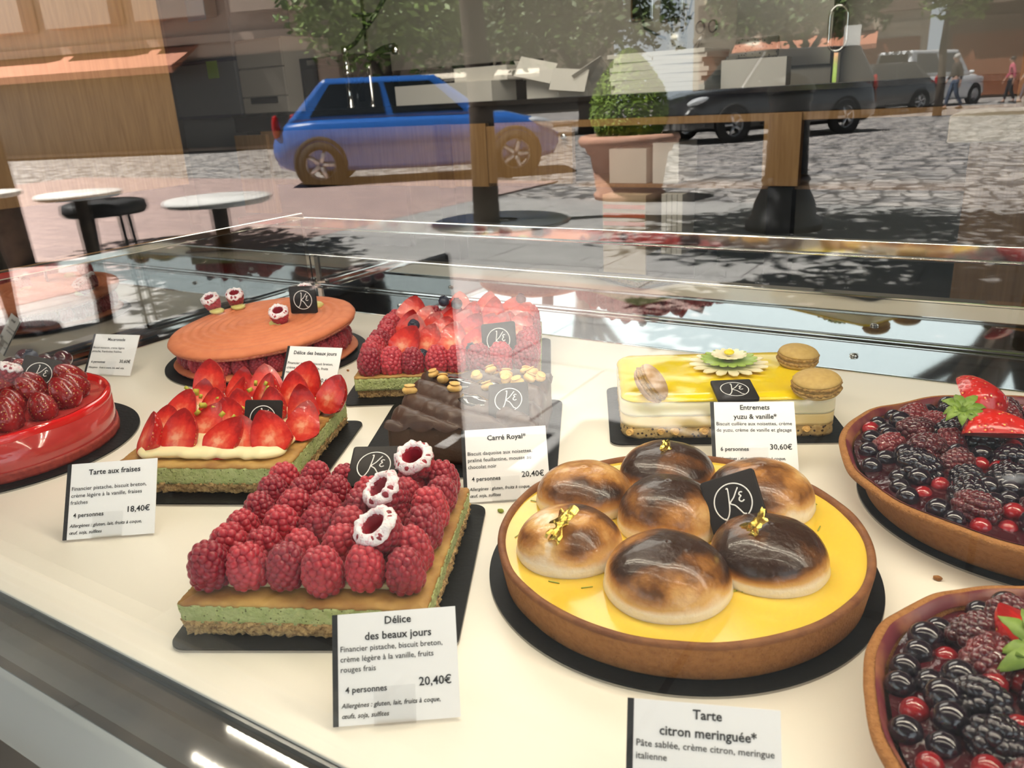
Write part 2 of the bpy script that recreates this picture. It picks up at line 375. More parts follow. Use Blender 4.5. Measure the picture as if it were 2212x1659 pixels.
def boxo(name, c, d, mt, parent=None, rz=0, bevel=0):
    return obj(name, MB().box((0, 0, 0), d), mt, parent, c, (0, 0, rz), smooth=False, bevel=bevel)
def rect_per(w, d, r, step=.0025, k=6):
    P = []; x, y = w/2-r, d/2-r
    for (cx, cy, a0) in ((x, y, 0), (-x, y, pi/2), (-x, -y, pi), (x, -y, 1.5*pi)):
        for i in range(k+1):
            a = a0+pi/2*i/k; P.append((cx+r*cos(a), cy+r*sin(a), cos(a), sin(a)))
        nx, ny = -sin(a0+pi/2)*0, 0
        a = a0+pi/2; L = (2*x if a0 in (0, pi) else 2*y); m_ = max(1, int(L/step)); px, py = P[-1][0], P[-1][1]
        for i in range(1, m_):
            P.append((px-sin(a)*L*i/m_, py+cos(a)*L*i/m_, cos(a), sin(a)))
    return P
def circ_per(R, n=180): return [(R*cos(2*pi*i/n), R*sin(2*pi*i/n), cos(2*pi*i/n), sin(2*pi*i/n)) for i in range(n)]
def rrect(w, d, r, k=5): return [(p[0], p[1]) for p in rect_per(w, d, r, 10, k)]

ZS = 0.72                      # top of the display shelf
TH = 0.003                     # thickness of a cake board

# ------------------------------------------------------------------ fruit and decorations (shared meshes)
def raspberry_mesh(seed, R=.0110, H=.0235, drup=.0029, mats=None, hollow=False):
    rr = random.Random(seed); b = MB()
    def rad(t): return R*(1-max(0, (t-.30)/.70)**2.1)**.5 if t > .30 else R*(.80+.20*sin(t/.30*pi/2))
    rows = 8
    for j in range(rows):
        t = (j+.35)/rows; r = rad(t)*.80; z = t*H*.90+.0008; n = max(1, int(round(2*pi*r/(drup*1.6))))
        for i in range(n):
            a = 2*pi*(i+.5*(j % 2))/n + rr.uniform(-.12, .12)
            b.sphere((r*cos(a), r*sin(a), z+rr.uniform(-.0004, .0004)), drup*rr.uniform(.92, 1.06), 10, 7)
    if not hollow:
        b.sphere((0, 0, H*.88), drup*.95, 10, 7)
        b.lathe([(0, 0)]+[(rad(t)*.95, t*H*.95) for t in (.02, .2, .4, .6, .8, .95)]+[(0, H*.95)], 20)
    return b.mesh('raspberry', mats or M['raspberry'])
RASP = [raspberry_mesh(i) for i in range(4)]
GRASP = [raspberry_mesh(10+i, mats=M['glazed_rasp']) for i in range(2)]
BLACK = [raspberry_mesh(20+i, R=.0105, H=.019, drup=.0034, mats=M['blackberry']) for i in range(2)]
def hollow_parts(seed):
    """raspberry standing on its tip with the hollow up: flesh, cavity and a ring of icing sugar"""
    rr = random.Random(seed); R, H, drup = .0112, .021, .0029; b = MB()
    def rad(t): return R*(.45+.55*min(1, t/.55)**.6)*(1-.10*max(0, (t-.7)/.3))
    for j in range(7):
        t = (j+.2)/7; r = rad(t)*.80; n = max(1, int(round(2*pi*r/(drup*1.55))))
        for i in range(n):
            a = 2*pi*(i+.5*(j % 2))/n+rr.uniform(-.1, .1); b.sphere((r*cos(a), r*sin(a), t*H*.95+.001), drup*rr.uniform(.9, 1.05), 10, 7)
    b.lathe([(0, 0), (R*.45, .001), (R*.86, H*.45), (R*.84, H*.8), (R*.5, H*.92)], 20, closed=True)
    flesh = b.mesh('raspberry', M['raspberry'])
    cav = MB().lathe([(R*.60, H*.985), (R*.46, H*.8), (R*.34, H*.45), (0, H*.3)], 24, closed=True).mesh('cavity', M['raspberry_in'])
    sg = MB(); n = 48
    def bump(q, a):
        v = Vector(q); k = .0015*noise.noise(Vector((q[0]*500+seed, q[1]*500, q[2]*500)))
        drip = 0
        rr_ = hypot(q[0], q[1])
        if rr_ > R*.86: drip = -.0045*noise.noise(Vector((cos(a)*3+seed, sin(a)*3, 3)))-.001
        return Vector((q[0]*(1+k*60), q[1]*(1+k*60), q[2]+k+drip))
    sg.lathe([(R*.56, H*.92), (R*.60, H*1.02), (R*.72, H*1.075), (R*.88, H*1.06), (R*1.03, H*.98), (R*1.09, H*.89), (R*.98, H*.85)], n, closed=True, fn=bump)
    return flesh, cav, sg.mesh('icing_sugar', M['sugar'])
HOLLOW = [hollow_parts(i) for i in range(3)]
def put_hollow(parent, loc, rot, k=0, s=1.0, label=None):
    f, c, g = HOLLOW[k % 3]
    o = place('hollow_raspberry', f, parent, loc, rot, s); o['label'] = label or 'upturned raspberry dusted with icing sugar'
    place('cavity', c, o); place('icing_sugar', g, o); return o
def sprof(t, R):
    return R*(min(1, t/.24)**.5)*((1-((t-.24)/.76)**2.0)**.66 if t > .24 else 1)
def straw_mesh(seed, L=.036, R=.0145, ang=pi, n=18, m=16):
    """cut strawberry standing on its broad end, cut face toward -Y: skin (slot 0) and flesh (slot 1)"""
    rr = random.Random(seed); b = MB(); vs = []; fs = []
    wob = [rr.uniform(-.06, .06) for _ in range(4)]
    for j in range(m+1):
        t = .01+.985*j/m; r = sprof(t, R)
        for i in range(n+1):
            a = (pi-ang)/2 + ang*i/n
            k = 1+wob[0]*sin(3*a+wob[1]*9)+wob[2]*sin(2*t*pi)
            vs.append((r*k*cos(a), r*k*sin(a)*.95, t*L))
    fs = [(j*(n+1)+i, j*(n+1)+i+1, (j+1)*(n+1)+i+1, (j+1)*(n+1)+i) for j in range(m) for i in range(n)]
    fs += [tuple(range(n, -1, -1))]
    b.add(vs, fs); b.cur = 1
    cs = []; g = 8
    for j in range(m+1):
        A = Vector(vs[j*(n+1)]); B = Vector(vs[j*(n+1)+n])
        for i in range(g+1):
            f = i/g; p = A.lerp(B, f); d = sin(f*pi)*sin(pi*j/m)
            p.y += (-.0012*d if ang > 2.8 else .3*R*0) + .0004*noise.noise(p*600); cs.append(p)
    b.add(cs, [(j*(g+1)+i+1, j*(g+1)+i, (j+1)*(g+1)+i, (j+1)*(g+1)+i+1)[::-1] for j in range(m) for i in range(g)])
    return b.mesh('strawberry_half', [M['straw'], M['flesh']])
STRAW = [straw_mesh(i) for i in range(3)] + [straw_mesh(5, R=.016, L=.034), straw_mesh(6, ang=2.2)]
WSTRAW = straw_mesh(9, ang=2*pi-.001, n=30); WSTRAW.materials[0] = M['straw_dark']; WSTRAW.materials[1] = M['straw_dark']
def blueberry_mesh():
    b = MB(); b.sphere((0, 0, .0062), .0065, 20, 12, (1, 1, .93))
    b.lathe([(.0028, .0118), (.0034, .0128), (.0022, .0121), (0, .0112)], 10, closed=True); return b.mesh('blueberry', M['blueberry'])
BLUE = blueberry_mesh()
def ball(name, r, mt, sc=(1, 1, .95)):
    return MB().sphere((0, 0, r*.9), r, 18, 12, sc).mesh(name, mt)
CHERRY = ball('dark_grape', .0085, M['dark_cherry']); CURR = ball('redcurrant', .0058, M['redcurrant']); GBLUE = ball('glazed_blueberry', .0066, M['blackberry'])
def hazel_mesh(seed):
    rr = random.Random(seed); b = MB()
    fn = lambda q: q*(1+.10*noise.noise(q*180+Vector((seed, 0, 0))))
    b.sphere((0, 0, .003), .0062, 14, 9, (1, .82, .62), fn=fn)
    b.lathe([(.0042, .0066), (.0046, .0074), (.0032, .0062), (0, .0052)], 12, closed=True); return b.mesh('hazelnut_half', M['hazel'])
HAZEL = [hazel_mesh(i) for i in range(3)]
def logo_mesh(w):
    """monogram in a ring: drawn on the XY plane, w = half plaque width"""
    s = w/.0175; b = MB(); r = .00042*s
    b.tube([(.0118*s*cos(2*pi*i/48), .0118*s*sin(2*pi*i/48), 0) for i in range(48)], r, 6, True, flat=(0, 0, 1))
    strokes = [[(-.0022, .0088), (-.0012, .0092), (-.0014, .006), (-.0022, .001), (-.0032, -.004), (-.005, -.0078), (-.0066, -.0092), (-.0076, -.0086)],
               [(.0052, .0082), (.0035, .006), (.0012, .0028), (-.0018, -.0002), (.0008, -.0022), (.003, -.0055), (.0046, -.0082), (.0064, -.0088)],
               [(.0072, .0046), (.0058, .0050), (.0048, .0038), (.0058, .0026), (.0046, .0016), (.0042, 0), (.0056, -.0010), (.0072, -.0002)]]
    for st in strokes:
        P = []
        for i in range(len(st)-1):
            for k in range(4):
                t = k/4; p0 = st[max(0, i-1)]; p1 = st[i]; p2 = st[i+1]; p3 = st[min(len(st)-1, i+2)]
                P.append(tuple(.5*((2*p1[c])+(-p0[c]+p2[c])*t+(2*p0[c]-5*p1[c]+4*p2[c]-p3[c])*t*t+(-p0[c]+3*p1[c]-3*p2[c]+p3[c])*t**3)*s for c in (0, 1))+(0,))
        P.append((st[-1][0]*s, st[-1][1]*s, 0)); b.tube(P, r, 6, flat=(0, 0, 1))
    return b.mesh('monogram', M['white_print'])
def plaque_mesh(w):
    b = MB(); b.prism(rrect(2*w, 2*w, .0022), -.0017, .0017); return b.mesh('chocolate_plaque', M['plaque'])
PLQ = plaque_mesh(.0175); LOGO = logo_mesh(.0175)
def plaque(parent, loc, rx, rz, s=1.0, roll=0):
    """square plaque, centre at loc, leaning: rx = tilt of its face from straight up (90 deg = upright facing -Y)"""
    o = place('chocolate_plaque', PLQ, parent, loc, scale=s)
    o.rotation_euler = (Matrix.Rotation(rz, 3, 'Z') @ Matrix.Rotation(rx, 3, 'X') @ Matrix.Rotation(roll, 3, 'Z')).to_euler()
    o['label'] = 'dark chocolate plaque with a white monogram in a ring'
    bv = o.modifiers.new('bevel', 'BEVEL'); bv.width = .0006; bv.segments = 2; bv.angle_limit = radians(40); bv.limit_method = 'ANGLE'
    place('monogram', LOGO, o, (0, 0, .00185)); return o
def gold_leaf(parent, loc, rot, s=.012, seed=0):
    b = MB(); n = 9; vs = []
    for j in range(n):
        for i in range(n):
            x, y = (i/(n-1)-.5), (j/(n-1)-.5)
            e = .75+.5*noise.noise(Vector((x*3+seed, y*3, 1)))
            vs.append((x*s*e*1.1, y*s*e*1.5, s*.20*noise.noise(Vector((x*5+seed, y*5, 0)))+s*.05))
    b.add(vs, [(j*n+i, j*n+i+1, (j+1)*n+i+1, (j+1)*n+i) for j in range(n-1) for i in range(n-1)])
    o = obj('gold_leaf', b, M['gold'], parent, loc, rot)
    sd = o.modifiers.new('thickness', 'SOLIDIFY'); sd.thickness = .0002
    return o
def calyx(parent, loc, rot, s=1.0, n=8, seed=0):
    rr = random.Random(seed); b = MB()
    for k in range(n):
        a = 2*pi*k/n+rr.uniform(-.2, .2); L = .013*s*rr.uniform(.8, 1.25); w = .0032*s
        vs = []; m_ = 6
        for i in range(m_+1):
            t = i/m_; wd = w*sin(pi*min(1, t*.85+.12))*(1 if t < 1 else .05); x = .001+t*L; z = .004*s*sin(t*pi*.9)*rr.uniform(.8, 1.2)-.003*s*t
            vs += [(x, -wd, z), (x, 0, z-.0008), (x, wd, z)]
        fs = []
        for i in range(m_):
            for c in (0, 1): fs.append((i*3+c, i*3+c+3, i*3+c+4, i*3+c+1))
        b.add(vs, fs, Matrix.Rotation(a, 4, 'Z'))
    b.lathe([(0, -.001), (.003*s, 0), (.0022*s, .002), (0, .0045*s)], 8)
    o = obj('calyx', b, M['leaf'], parent, loc, rot); sd = o.modifiers.new('thickness', 'SOLIDIFY'); sd.thickness = .0003
    return o
def board(name_label, shape, loc, rz):
    """thin embossed black cake board with a paler cut edge"""
    t = thing('cake_board', name_label, 'cake board', (loc[0], loc[1], ZS), rz, 'black cake boards on the shelf')
    poly = rrect(shape[0], shape[1], .012, 6) if len(shape) == 2 else [(p[0], p[1]) for p in circ_per(shape[0], 120)]
    obj('board_sheet', MB().prism(poly, .0003, TH), M['board'], t, smooth=False)
    k = 1.002
    obj('cut_edge', MB().prism([(x*k, y*k) for x, y in poly], 0, .0016), M['board_edge'], t, smooth=False)
    return t
def scatter(parent, name, meshes, pts, rr, tilt=.25, smin=.92, smax=1.08):
    for p in pts:
        place(name, rr.choice(meshes), parent, p, (rr.uniform(-tilt, tilt), rr.uniform(-tilt, tilt), rr.uniform(0, 6.28)), rr.uniform(smin, smax))

# ------------------------------------------------------------------ the display case
CX0, CX1 = -1.118, 1.25
case = thing('display_case', 'long pastry display case with a cream shelf, polished steel ledges and chrome rails', 'display case', (0, .6, 0))
def cpart(name, c, d, mt, bevel=0): return boxo(name, (c[0], c[1]-.6, c[2]), d, mt, case, bevel=bevel)
XM, XL = (CX0+CX1)/2, CX1-CX0
cpart('shelf', (XM, (.227+.976)/2, ZS-.0125), (XL, .749, .025), M['cream_shelf'], .001)
cpart('front_trim', (XM, .2255, ZS-.015), (XL, .003, .026), M['black_gloss'])
cpart('front_ledge', (XM, .2035, ZS-.0125), (XL+.1, .041, .012), M['front_ledge'])
cpart('case_body', (XM, .66, .345), (XL+.16, .90, .69), M['black_matt'])
cpart('shelf_edge_trim', (XM, .9785, ZS-.011), (XL, .005, .026), M['chrome'], .0012)
cpart('rear_ledge', (XM-.03, 1.048, ZS-.0125), (XL+.10, .134, .024), M['dark_mirror'])
cpart('rear_upstand', (XM-.03, 1.124, ZS+.0285), (XL+.14, .012, .058), M['dark_mirror'])
cpart('ledge_bead', (XM-.03, 1.1155, ZS+.002), (XL+.10, .005, .005), M['chrome'], .002)
cpart('upstand_cap', (XM-.03, 1.124, ZS+.0595), (XL+.14, .020, .004), M['chrome'], .001)
cpart('rear_rail', (XM-.03, 1.106, ZS+.126), (XL+.14, .010, .0185), M['chrome'], .0015)
cpart('rail_edge', (XM-.03, 1.099, ZS+.1155), (XL+.14, .006, .003), M['chrome'], .001)
for x in (CX0-.072, CX1+.03):
    cpart('rail_post', (x, 1.112, ZS+.068), (.010, .010, .135), M['chrome'], .001)
cpart('side_ledge', (CX0-.030, .66, ZS-.0125), (.058, .85, .023), M['guard'])
cpart('side_trim', (CX0-.003, .602, ZS-.011), (.005, .75, .026), M['chrome'], .001)
cpart('side_bead', (CX0-.048, .66, ZS+.004), (.012, .88, .010), M['chrome'], .002)
cpart('side_guard', (CX0-.062, .66, ZS+.068), (.006, .88, .130), M['guard'])
cpart('side_guard_rail', (CX0-.062, .66, ZS+.137), (.014, .89, .012), M['chrome'], .002)
for x in (-.9, -.16, .58):
    sb = MB().lathe([(.0055, 0), (.0052, .0022), (.003, .0032), (0, .0034)], 20); sb.box((0, 0, .0034), (.008, .0011, .0006), rz=.7)
    obj('screw', sb, M['chrome'], case, (x, 1.043-.6, ZS-.0005))
def light_bar(label, y, z, n, rows, mt, hang, yh, tilt=0):
    t = thing('led_light_bar', label, 'light', (.1, y, z), 0, 'LED light bars over the shelf'); t.rotation_euler.x = tilt
    obj('bar', MB().box((0, 0, .012), (2.12, .05*rows+.01, .018)), M['steel'], t, smooth=False)
    for r_ in range(rows):
        yy = (r_-(rows-1)/2)*.065; cb = MB()
        for i in range(n):
            x = -1.05+2.1*i/(n-1); cb.add([(x-.003, yy-.003, .0025), (x+.003, yy-.003, .0025), (x+.003, yy+.003, .0025), (x-.003, yy+.003, .0025)], [(3, 2, 1, 0)])
        obj('led_strip', cb, mt, t, smooth=False)
    for x in (-.9, .9): obj('hanger', MB().tube([(x, 0, .02), (x, yh, hang)], .005), M['steel'], t)
light_bar('slim steel light bar with two rows of warm LEDs high over the shelf', .562, 1.285, 150, 2, M['led'], 1.515, 0)
light_bar('added unseen light bar with one row of warm LEDs, brightening the price cards', .245, 1.43, 150, 1, M['led_added'], 1.37, 0, radians(-10))  # extra bar, unseen, added to light the front faces of the cards

# ------------------------------------------------------------------ cakes
ZC = ZS+TH
# raspberry square
board('black board under the raspberry-covered pistachio square in front', (.192, .192), (-.398, .371), radians(28))
t = thing('raspberry_tart', 'square pistachio tart covered in rows of raspberries, three dusted with sugar, nearest the glass', 'tart', (-.400, .3686, ZC), radians(25.5))
sq = rect_per(.169, .169, .003, .0018)
obj('biscuit_base', MB().slab(sq, 0, .0110, 7, .0032, 360, 3, seed=1, prof=lambda k: -.0022+.002*k), M['biscuit'], t)
obj('pistachio_sponge', MB().slab(sq, .0095, .0235, 7, .0011, 420, 3, seed=2, prof=lambda k: -.001+.0012*k), M['green'], t)
obj('baked_top', MB().slab(sq, .0232, .0252, 2, .0012, 300, 12, .0008, 90, seed=3, prof=lambda k: .0002-.0015*k), M['bake'], t)
obj('vanilla_cream', MB().slab(rect_per(.128, .128, .01), .0245, .029, 3, .002, 120, 6, .001, seed=4), M['vanilla'], t)
r1 = random.Random(3)
Mi = t.matrix_basis.inverted()
pl = (-.4188, .4335)
for j in range(6):
    for i in range(6):
        x, y = -.0675+.0270*i+r1.uniform(-.0012, .0012), -.0635+.0262*j+r1.uniform(-.0014, .0014)
        wx, wy = (t.matrix_basis @ Vector((x, y, 0)))[:2]
        if hypot(wx-pl[0]-.004, wy-pl[1]) < .013: continue
        o = place('raspberry', r1.choice(RASP), t, (x, y, .0262+r1.uniform(-.001, .002)), (r1.uniform(-.14, .14), r1.uniform(-.14, .14), r1.uniform(0, 6)), r1.uniform(1.12, 1.30))
for k, (p, e) in enumerate((((-.3888, .4555), (.42, -.25, .3)), ((-.3692, .4068), (.38, -.55, 0)), ((-.3377, .3581), (.40, -.35, 0)))):
    q = Mi @ Vector((p[0], p[1], ZS+.044)); put_hollow(t, q, e, k, 1.32)
q = Mi @ Vector((pl[0], pl[1], ZS+.0545)); plaque(t, q, radians(28), radians(2), 1.15, radians(0))

# strawberry square
board('black board under the strawberry-covered pistachio square', (.192, .192), (-.632, .474), radians(26))
t = thing('strawberry_tart', 'square pistachio tart topped with upright cut strawberries on piped cream', 'tart', (-.6407, .4777, ZC), radians(25))
obj('biscuit_base', MB().slab(sq, 0, .0110, 7, .0032, 360, 3, seed=11, prof=lambda k: -.0022+.002*k), M['biscuit'], t)
obj('pistachio_sponge', MB().slab(sq, .0095, .0255, 7, .0011, 420, 3, seed=12), M['green'], t)
obj('baked_top', MB().slab(sq, .0252, .0272, 2, .0012, 300, 12, .0008, 90, seed=13, prof=lambda k: .0002-.0015*k), M['bake'], t)
cp = [(x, y, nx, ny) for x, y, nx, ny in rect_per(.134, .134, .012)]
obj('piped_cream', MB().slab(cp, .0265, .036, 5, .004, 95, 6, .002, seed=14, prof=lambda k: .006*sin(pi*k)), M['vanilla'], t)
r2 = random.Random(12)
for j, y in enumerate((-.066, -.032, .002, .036, .068)):
    nn = 5 if j < 4 else 4
    for i in range(nn):
        x = -.068+.0345*i+(.017 if j % 2 else 0)-(.012 if j % 2 else 0)+r2.uniform(-.003, .003)
        wx, wy = (t.matrix_basis @ Vector((x, y, 0)))[:2]
        if hypot(wx+.594, wy-.470) < .018: continue
        place('strawberry_half', STRAW[(i*2+j*3) % (4 if j == 0 else 5)], t, (x, y+r2.uniform(-.003, .003), .0285+j*.0012), (radians(-38)+r2.uniform(-.25, .2), r2.uniform(-.42, .42), r2.uniform(-.5, .5)-.15), r2.uniform(1.16, 1.36))
pb = [MB().box((0, 0, 0), (.006, .0042, .0035)).mesh('pistachio_piece', M['pistachio'])]
for k in range(18):
    place('pistachio_piece', pb[0], t, (r2.uniform(-.065, .03), r2.uniform(-.045, .06), .058+r2.uniform(-.008, .004)), (r2.uniform(0, 3), r2.uniform(0, 3), r2.uniform(0, 3)), r2.uniform(.7, 1.2))
Mi = t.matrix_basis.inverted(); plaque(t, Mi @ Vector((-.5905, .470, ZS+.054)), radians(62), radians(8), 1.02, radians(-4))

# mixed fruit square at the back
board('black board under the big mixed fruit square by the rear ledge', (.245, .245), (-.600, .793), radians(29.5))
t = thing('mixed_fruit_tart', 'large pistachio square edged with raspberries, strawberries and blueberries in the middle, at the back', 'tart', (-.603, .80, ZC), radians(29.5))
bq = rect_per(.22, .22, .003, .0025)
obj('biscuit_base', MB().slab(bq, 0, .0105, 5, .0034, 330, 3, seed=21, prof=lambda k: -.003), M['biscuit'], t)
obj('pistachio_sponge', MB().slab(bq, .0095, .0245, 5, .001, 420, 3, seed=22), M['green'], t)
obj('baked_top', MB().slab(bq, .0242, .0262, 2, .0012, 300, 10, .0008, 90, seed=23), M['bake'], t)
obj('vanilla_cream', MB().slab(rect_per(.19, .19, .01), .0255, .034, 3, .002, 120, 6, .002, seed=24), M['vanilla'], t)
r3 = random.Random(5)
for i in range(8):
    for (x, y) in ((-.092+.0263*i, -.094), (.094, -.092+.0263*i), (-.094, -.092+.0263*(i+1) if i < 7 else 9), (-.067+.0263*i if i < 6 else 9, .094)):
        if x < 1 and y < 1:
            place('raspberry', r3.choice(RASP), t, (x, y, .026), (r3.uniform(-.15, .15), r3.uniform(-.15, .15), r3.uniform(0, 6)), r3.uniform(1.25, 1.4))
Mi = t.matrix_basis.inverted(); pc = Mi @ Vector((-.5163, .7711, ZS+.056))
for j in range(5):
    for i in range(5):
        x, y = -.064+.032*i+(.01 if j % 2 else -.004)+r3.uniform(-.003, .003), -.060+.031*j
        if hypot(x-pc.x, y-pc.y-.004) < .018: continue
        place('strawberry_half', STRAW[(i+j*2) % 5], t, (x, y, .033+.001*j), (radians(-32)+r3.uniform(-.25, .2), r3.uniform(-.4, .4)+.25, r3.uniform(-.5, .5)-.3), r3.uniform(1.15, 1.4))
for (x, y, z) in ((-.030, -.078, .036), (.030, -.076, .038), (-.050, -.010, .055), (.000, .040, .066), (.082, .075, .060), (-.020, .075, .062), (.062, -.076, .038)):
    place('blueberry', BLUE, t, (x, y, z), (r3.uniform(-.6, .6), r3.uniform(-.6, .6), 0), 1.2)
plaque(t, pc, radians(68), radians(-16), 1.22, radians(8))

# chocolate square
board('black board under the chocolate square with hazelnuts', (.195, .195), (-.462, .618), radians(27))
t = thing('chocolate_cake', 'square dark chocolate mousse cake with piped ganache waves and toasted hazelnut halves', 'cake', (-.452, .6226, ZC), radians(23.5))
cq = rect_per(.143, .143, .006, .002)
obj('mousse', MB().slab(cq, 0, .0385, 8, .0005, 90, 5, seed=31, prof=lambda k: .0012*(1-k)), M['choc'], t)
b = MB(); n = 90; vs = []
for j in range(n+1):
    for i in range(n+1):
        x, y = (i/n-.5)*.145, (j/n-.5)*.145
        ph = (x*.62+y*.80)/.030*pi + .8*noise.noise(Vector((x*18, y*18, 4)))
        hgt = .0105*abs(sin(ph))**.7 + .0012*noise.noise(Vector((x*120, y*120, 0)))
        e = min(1, (.5-abs(i/n-.5))*18)*min(1, (.5-abs(j/n-.5))*18)
        sc_ = 1+.020*abs(sin(ph))
        z = .0385+(hgt*(.35+.65*e) if e > 0 else -.005*abs(sin(x*130+y*130)))
        vs.append((x*sc_, y*sc_, z))
b.add(vs, [(j*(n+1)+i, j*(n+1)+i+1, (j+1)*(n+1)+i+1, (j+1)*(n+1)+i) for j in range(n) for i in range(n)])
obj('piped_ganache', b, M['ganache'], t)
for (x, y, a, L) in ((.016, .018, -.62, .05), (-.022, .030, -.62, .05), (.005, -.022, -.66, .052), (.040, -.034, -.66, .035)):
    fn = lambda q: q + Vector((0, 0, .002*noise.noise(q*120)))
    obj('glaze_pool', MB().sphere((0, 0, 0), 1, 24, 10, (L/2, .0105, .006), fn=fn), M['choc_glaze'], t, (x, y, .0445), (0, 0, a))
r4 = random.Random(8)
for (x, y) in ((-.058, .052), (-.042, .030), (-.022, .000), (.010, .064), (.034, .034), (.052, .058), (.062, .052), (.070, .040), (.016, .006), (-.072, -.008), (.030, .048), (.048, .022), (-.004, .045), (.058, .034)):
    place('hazelnut_half', HAZEL[r4.randrange(3)], t, (x*.9, y*.9, .0475), (r4.uniform(-.6, .6), r4.uniform(-.6, .6), r4.uniform(0, 6)), r4.uniform(1.05, 1.3))
Mi = t.matrix_basis.inverted(); plaque(t, Mi @ Vector((-.3975, .604, ZS+.0555)), radians(38), radians(0), 1.1, radians(6))

# macaron sandwich
board('round black board under the coral macaron cake', (.139,), (-.889, .736), 0)
t = thing('macaron_cake', 'giant coral macaron sandwich filled with raspberries, plaque and sugared raspberries on top', 'cake', (-.889, .736, ZC), 0)
def shell(R, h, foot, seed, ridges=True):
    def fn(q, a):
        r = hypot(q[0], q[1]); k = 1+.012*noise.noise(Vector((cos(a)*2+seed, sin(a)*2, 0)))
        z = q[2]+(.0012*sin((r/.0125+a/(2*pi))*2*pi) if ridges and r < R*.86 and q[2] > foot else 0)
        return (q[0]*k, q[1]*k, z+.001*noise.noise(Vector((q[0]*25+seed, q[1]*25, 0))))
    prof = [(R*.985, foot)] + [(R*(1-.012*i*i*.35), foot+h*sin(min(1, i/5)*pi/2)) for i in range(1, 6)]
    r0 = prof[-1][0]; prof += [(r0*(1-i/44), foot+h+.002*(i/44)) for i in range(1, 45)]
    top = MB().lathe(prof, 144, fn=fn)
    def ff(q, a):
        k = .0022*noise.noise(Vector((q[0]*260, q[1]*260, q[2]*300+seed))); r = hypot(q[0], q[1])+1e-6
        return (q[0]*(1+k/r), q[1]*(1+k/r), q[2]+k*.4+.001*noise.noise(Vector((q[0]*25+seed, q[1]*25, 0))))
    ft = MB().lathe([(0, 0), (R*.9, 0), (R*.965, .0006), (R*.975, foot*.5), (R*.985, foot), (R*.9, foot+.0005), (0, foot+.0005)], 260, fn=ff, closed=True)
    return top, ft
tp, ft = shell(.127, .0045, .003, 1, False)
lo = obj('lower_shell', tp, M['macaron'], t); obj('crinkled_foot', ft, M['macaron_foot'], lo)
tilt = Euler((radians(3.8), radians(-1.4), 0))
tp, ft = shell(.1295, .0095, .0045, 2)
up = obj('upper_shell', tp, M['macaron'], t, (0, 0, .0355), tilt); obj('crinkled_foot', ft, M['macaron_foot'], up)
r5 = random.Random(2)
for k in range(30):
    a = 2*pi*k/30
    place('raspberry', r5.choice(RASP), t, (.108*cos(a), .108*sin(a), .0085), (r5.uniform(-.15, .15), r5.uniform(-.15, .15), r5.uniform(0, 6)), r5.uniform(1.02, 1.10))
Mi = t.matrix_basis.inverted()
for k, (x, y, zz, e) in enumerate(((-1.010, .752, .0545, (.45, .1, 0)), (-.992, .777, .0565, (.3, .3, 0)), (-.8523, .7359, .0545, (.42, .35, 0)), (-.8957, .8274, .0595, (.3, .2, 0)))):
    o = put_hollow(t, Mi @ Vector((x, y, ZS+zz)), e, k, 1.12)
    obj('cream_dab', MB().sphere((0, 0, 0), 1, 16, 8, (.012, .010, .0045), fn=lambda q: q*(1+.15*noise.noise(q*150))), M['pist_cream'], t, Mi @ Vector((x-.002 if k > 1 else x+.010, y-.006, ZS+zz-.0005)))
obj('cream_dab', MB().sphere((0, 0, 0), 1, 16, 8, (.012, .010, .006)), M['pist_cream'], t, Mi @ Vector((-.8588, .8104, ZS+.060)))
plaque(t, Mi @ Vector((-.8458, .775, ZS+.0775)), radians(86), radians(26), 1.1, radians(0))

# red entremet
board('round black board under the red strawberry entremets', (.135,), (-.909, .380), 0)
t = thing('red_entremets', 'round glossy red strawberry entremets heaped with strawberries and dark grapes, cut off at left', 'cake', (-.905, .378, ZC), 0)
cr = circ_per(.112, 160)
obj('sponge_base', MB().slab(circ_per(.114, 160), 0, .010, 4, .0012, 200, 3, seed=41), M['red_sponge'], t)
def wob(q, a): return (q[0], q[1], q[2]+(.0012*noise.noise(Vector((q[0]*30, q[1]*30, 0))) if q[2] > .035 else 0))
obj('mousse_wall', MB().lathe([(.1120, .0085), (.1126, .012), (.1126, .041), (.1, .0425), (.0, .0425)], 140, fn=wob, closed=True), M['red_mousse'], t)
obj('mirror_glaze', MB().lathe([(.1127, .0395), (.1131, .0450), (.1115, .0475), (.1070, .0470), (.1045, .041), (0, .040)], 140, fn=wob, closed=True), M['red_glaze'], t)
r6 = random.Random(31)
for k in range(15):
    a = 2*pi*k/15+.1; x, y = .078*cos(a), .078*sin(a)
    o = place('strawberry', WSTRAW, t, (.088*cos(a), .088*sin(a), .040), scale=r6.uniform(1.0, 1.18)); o.rotation_euler = (Matrix.Rotation(a+r6.uniform(-.4, .4), 3, 'Z') @ Matrix.Rotation(-r6.uniform(.55, .95), 3, 'Y')).to_euler()
for k in range(8):
    a = 2*pi*k/8; place('strawberry', WSTRAW, t, (.046*cos(a), .046*sin(a), .042), (r6.uniform(-.3, .3), r6.uniform(-.9, -.4), a), r6.uniform(.9, 1.05))
Mi = t.matrix_basis.inverted()
for (x, y, z, me) in ((-.958, .452, .068, BLUE), (-.965, .432, .060, CHERRY), (-.937, .455, .060, CHERRY), (-.925, .470, .062, CHERRY), (-.978, .455, .062, CHERRY), (-.965, .47, .058, GBLUE), (-.945, .425, .058, CHERRY)):
    place('blueberry' if me in (BLUE, GBLUE) else 'dark_grape', me, t, Mi @ Vector((x, y, ZS+z)), scale=1.25)
put_hollow(t, Mi @ Vector((-.9330, .405, ZS+.060)), (-.5, .2, 0), 1, 1.1)
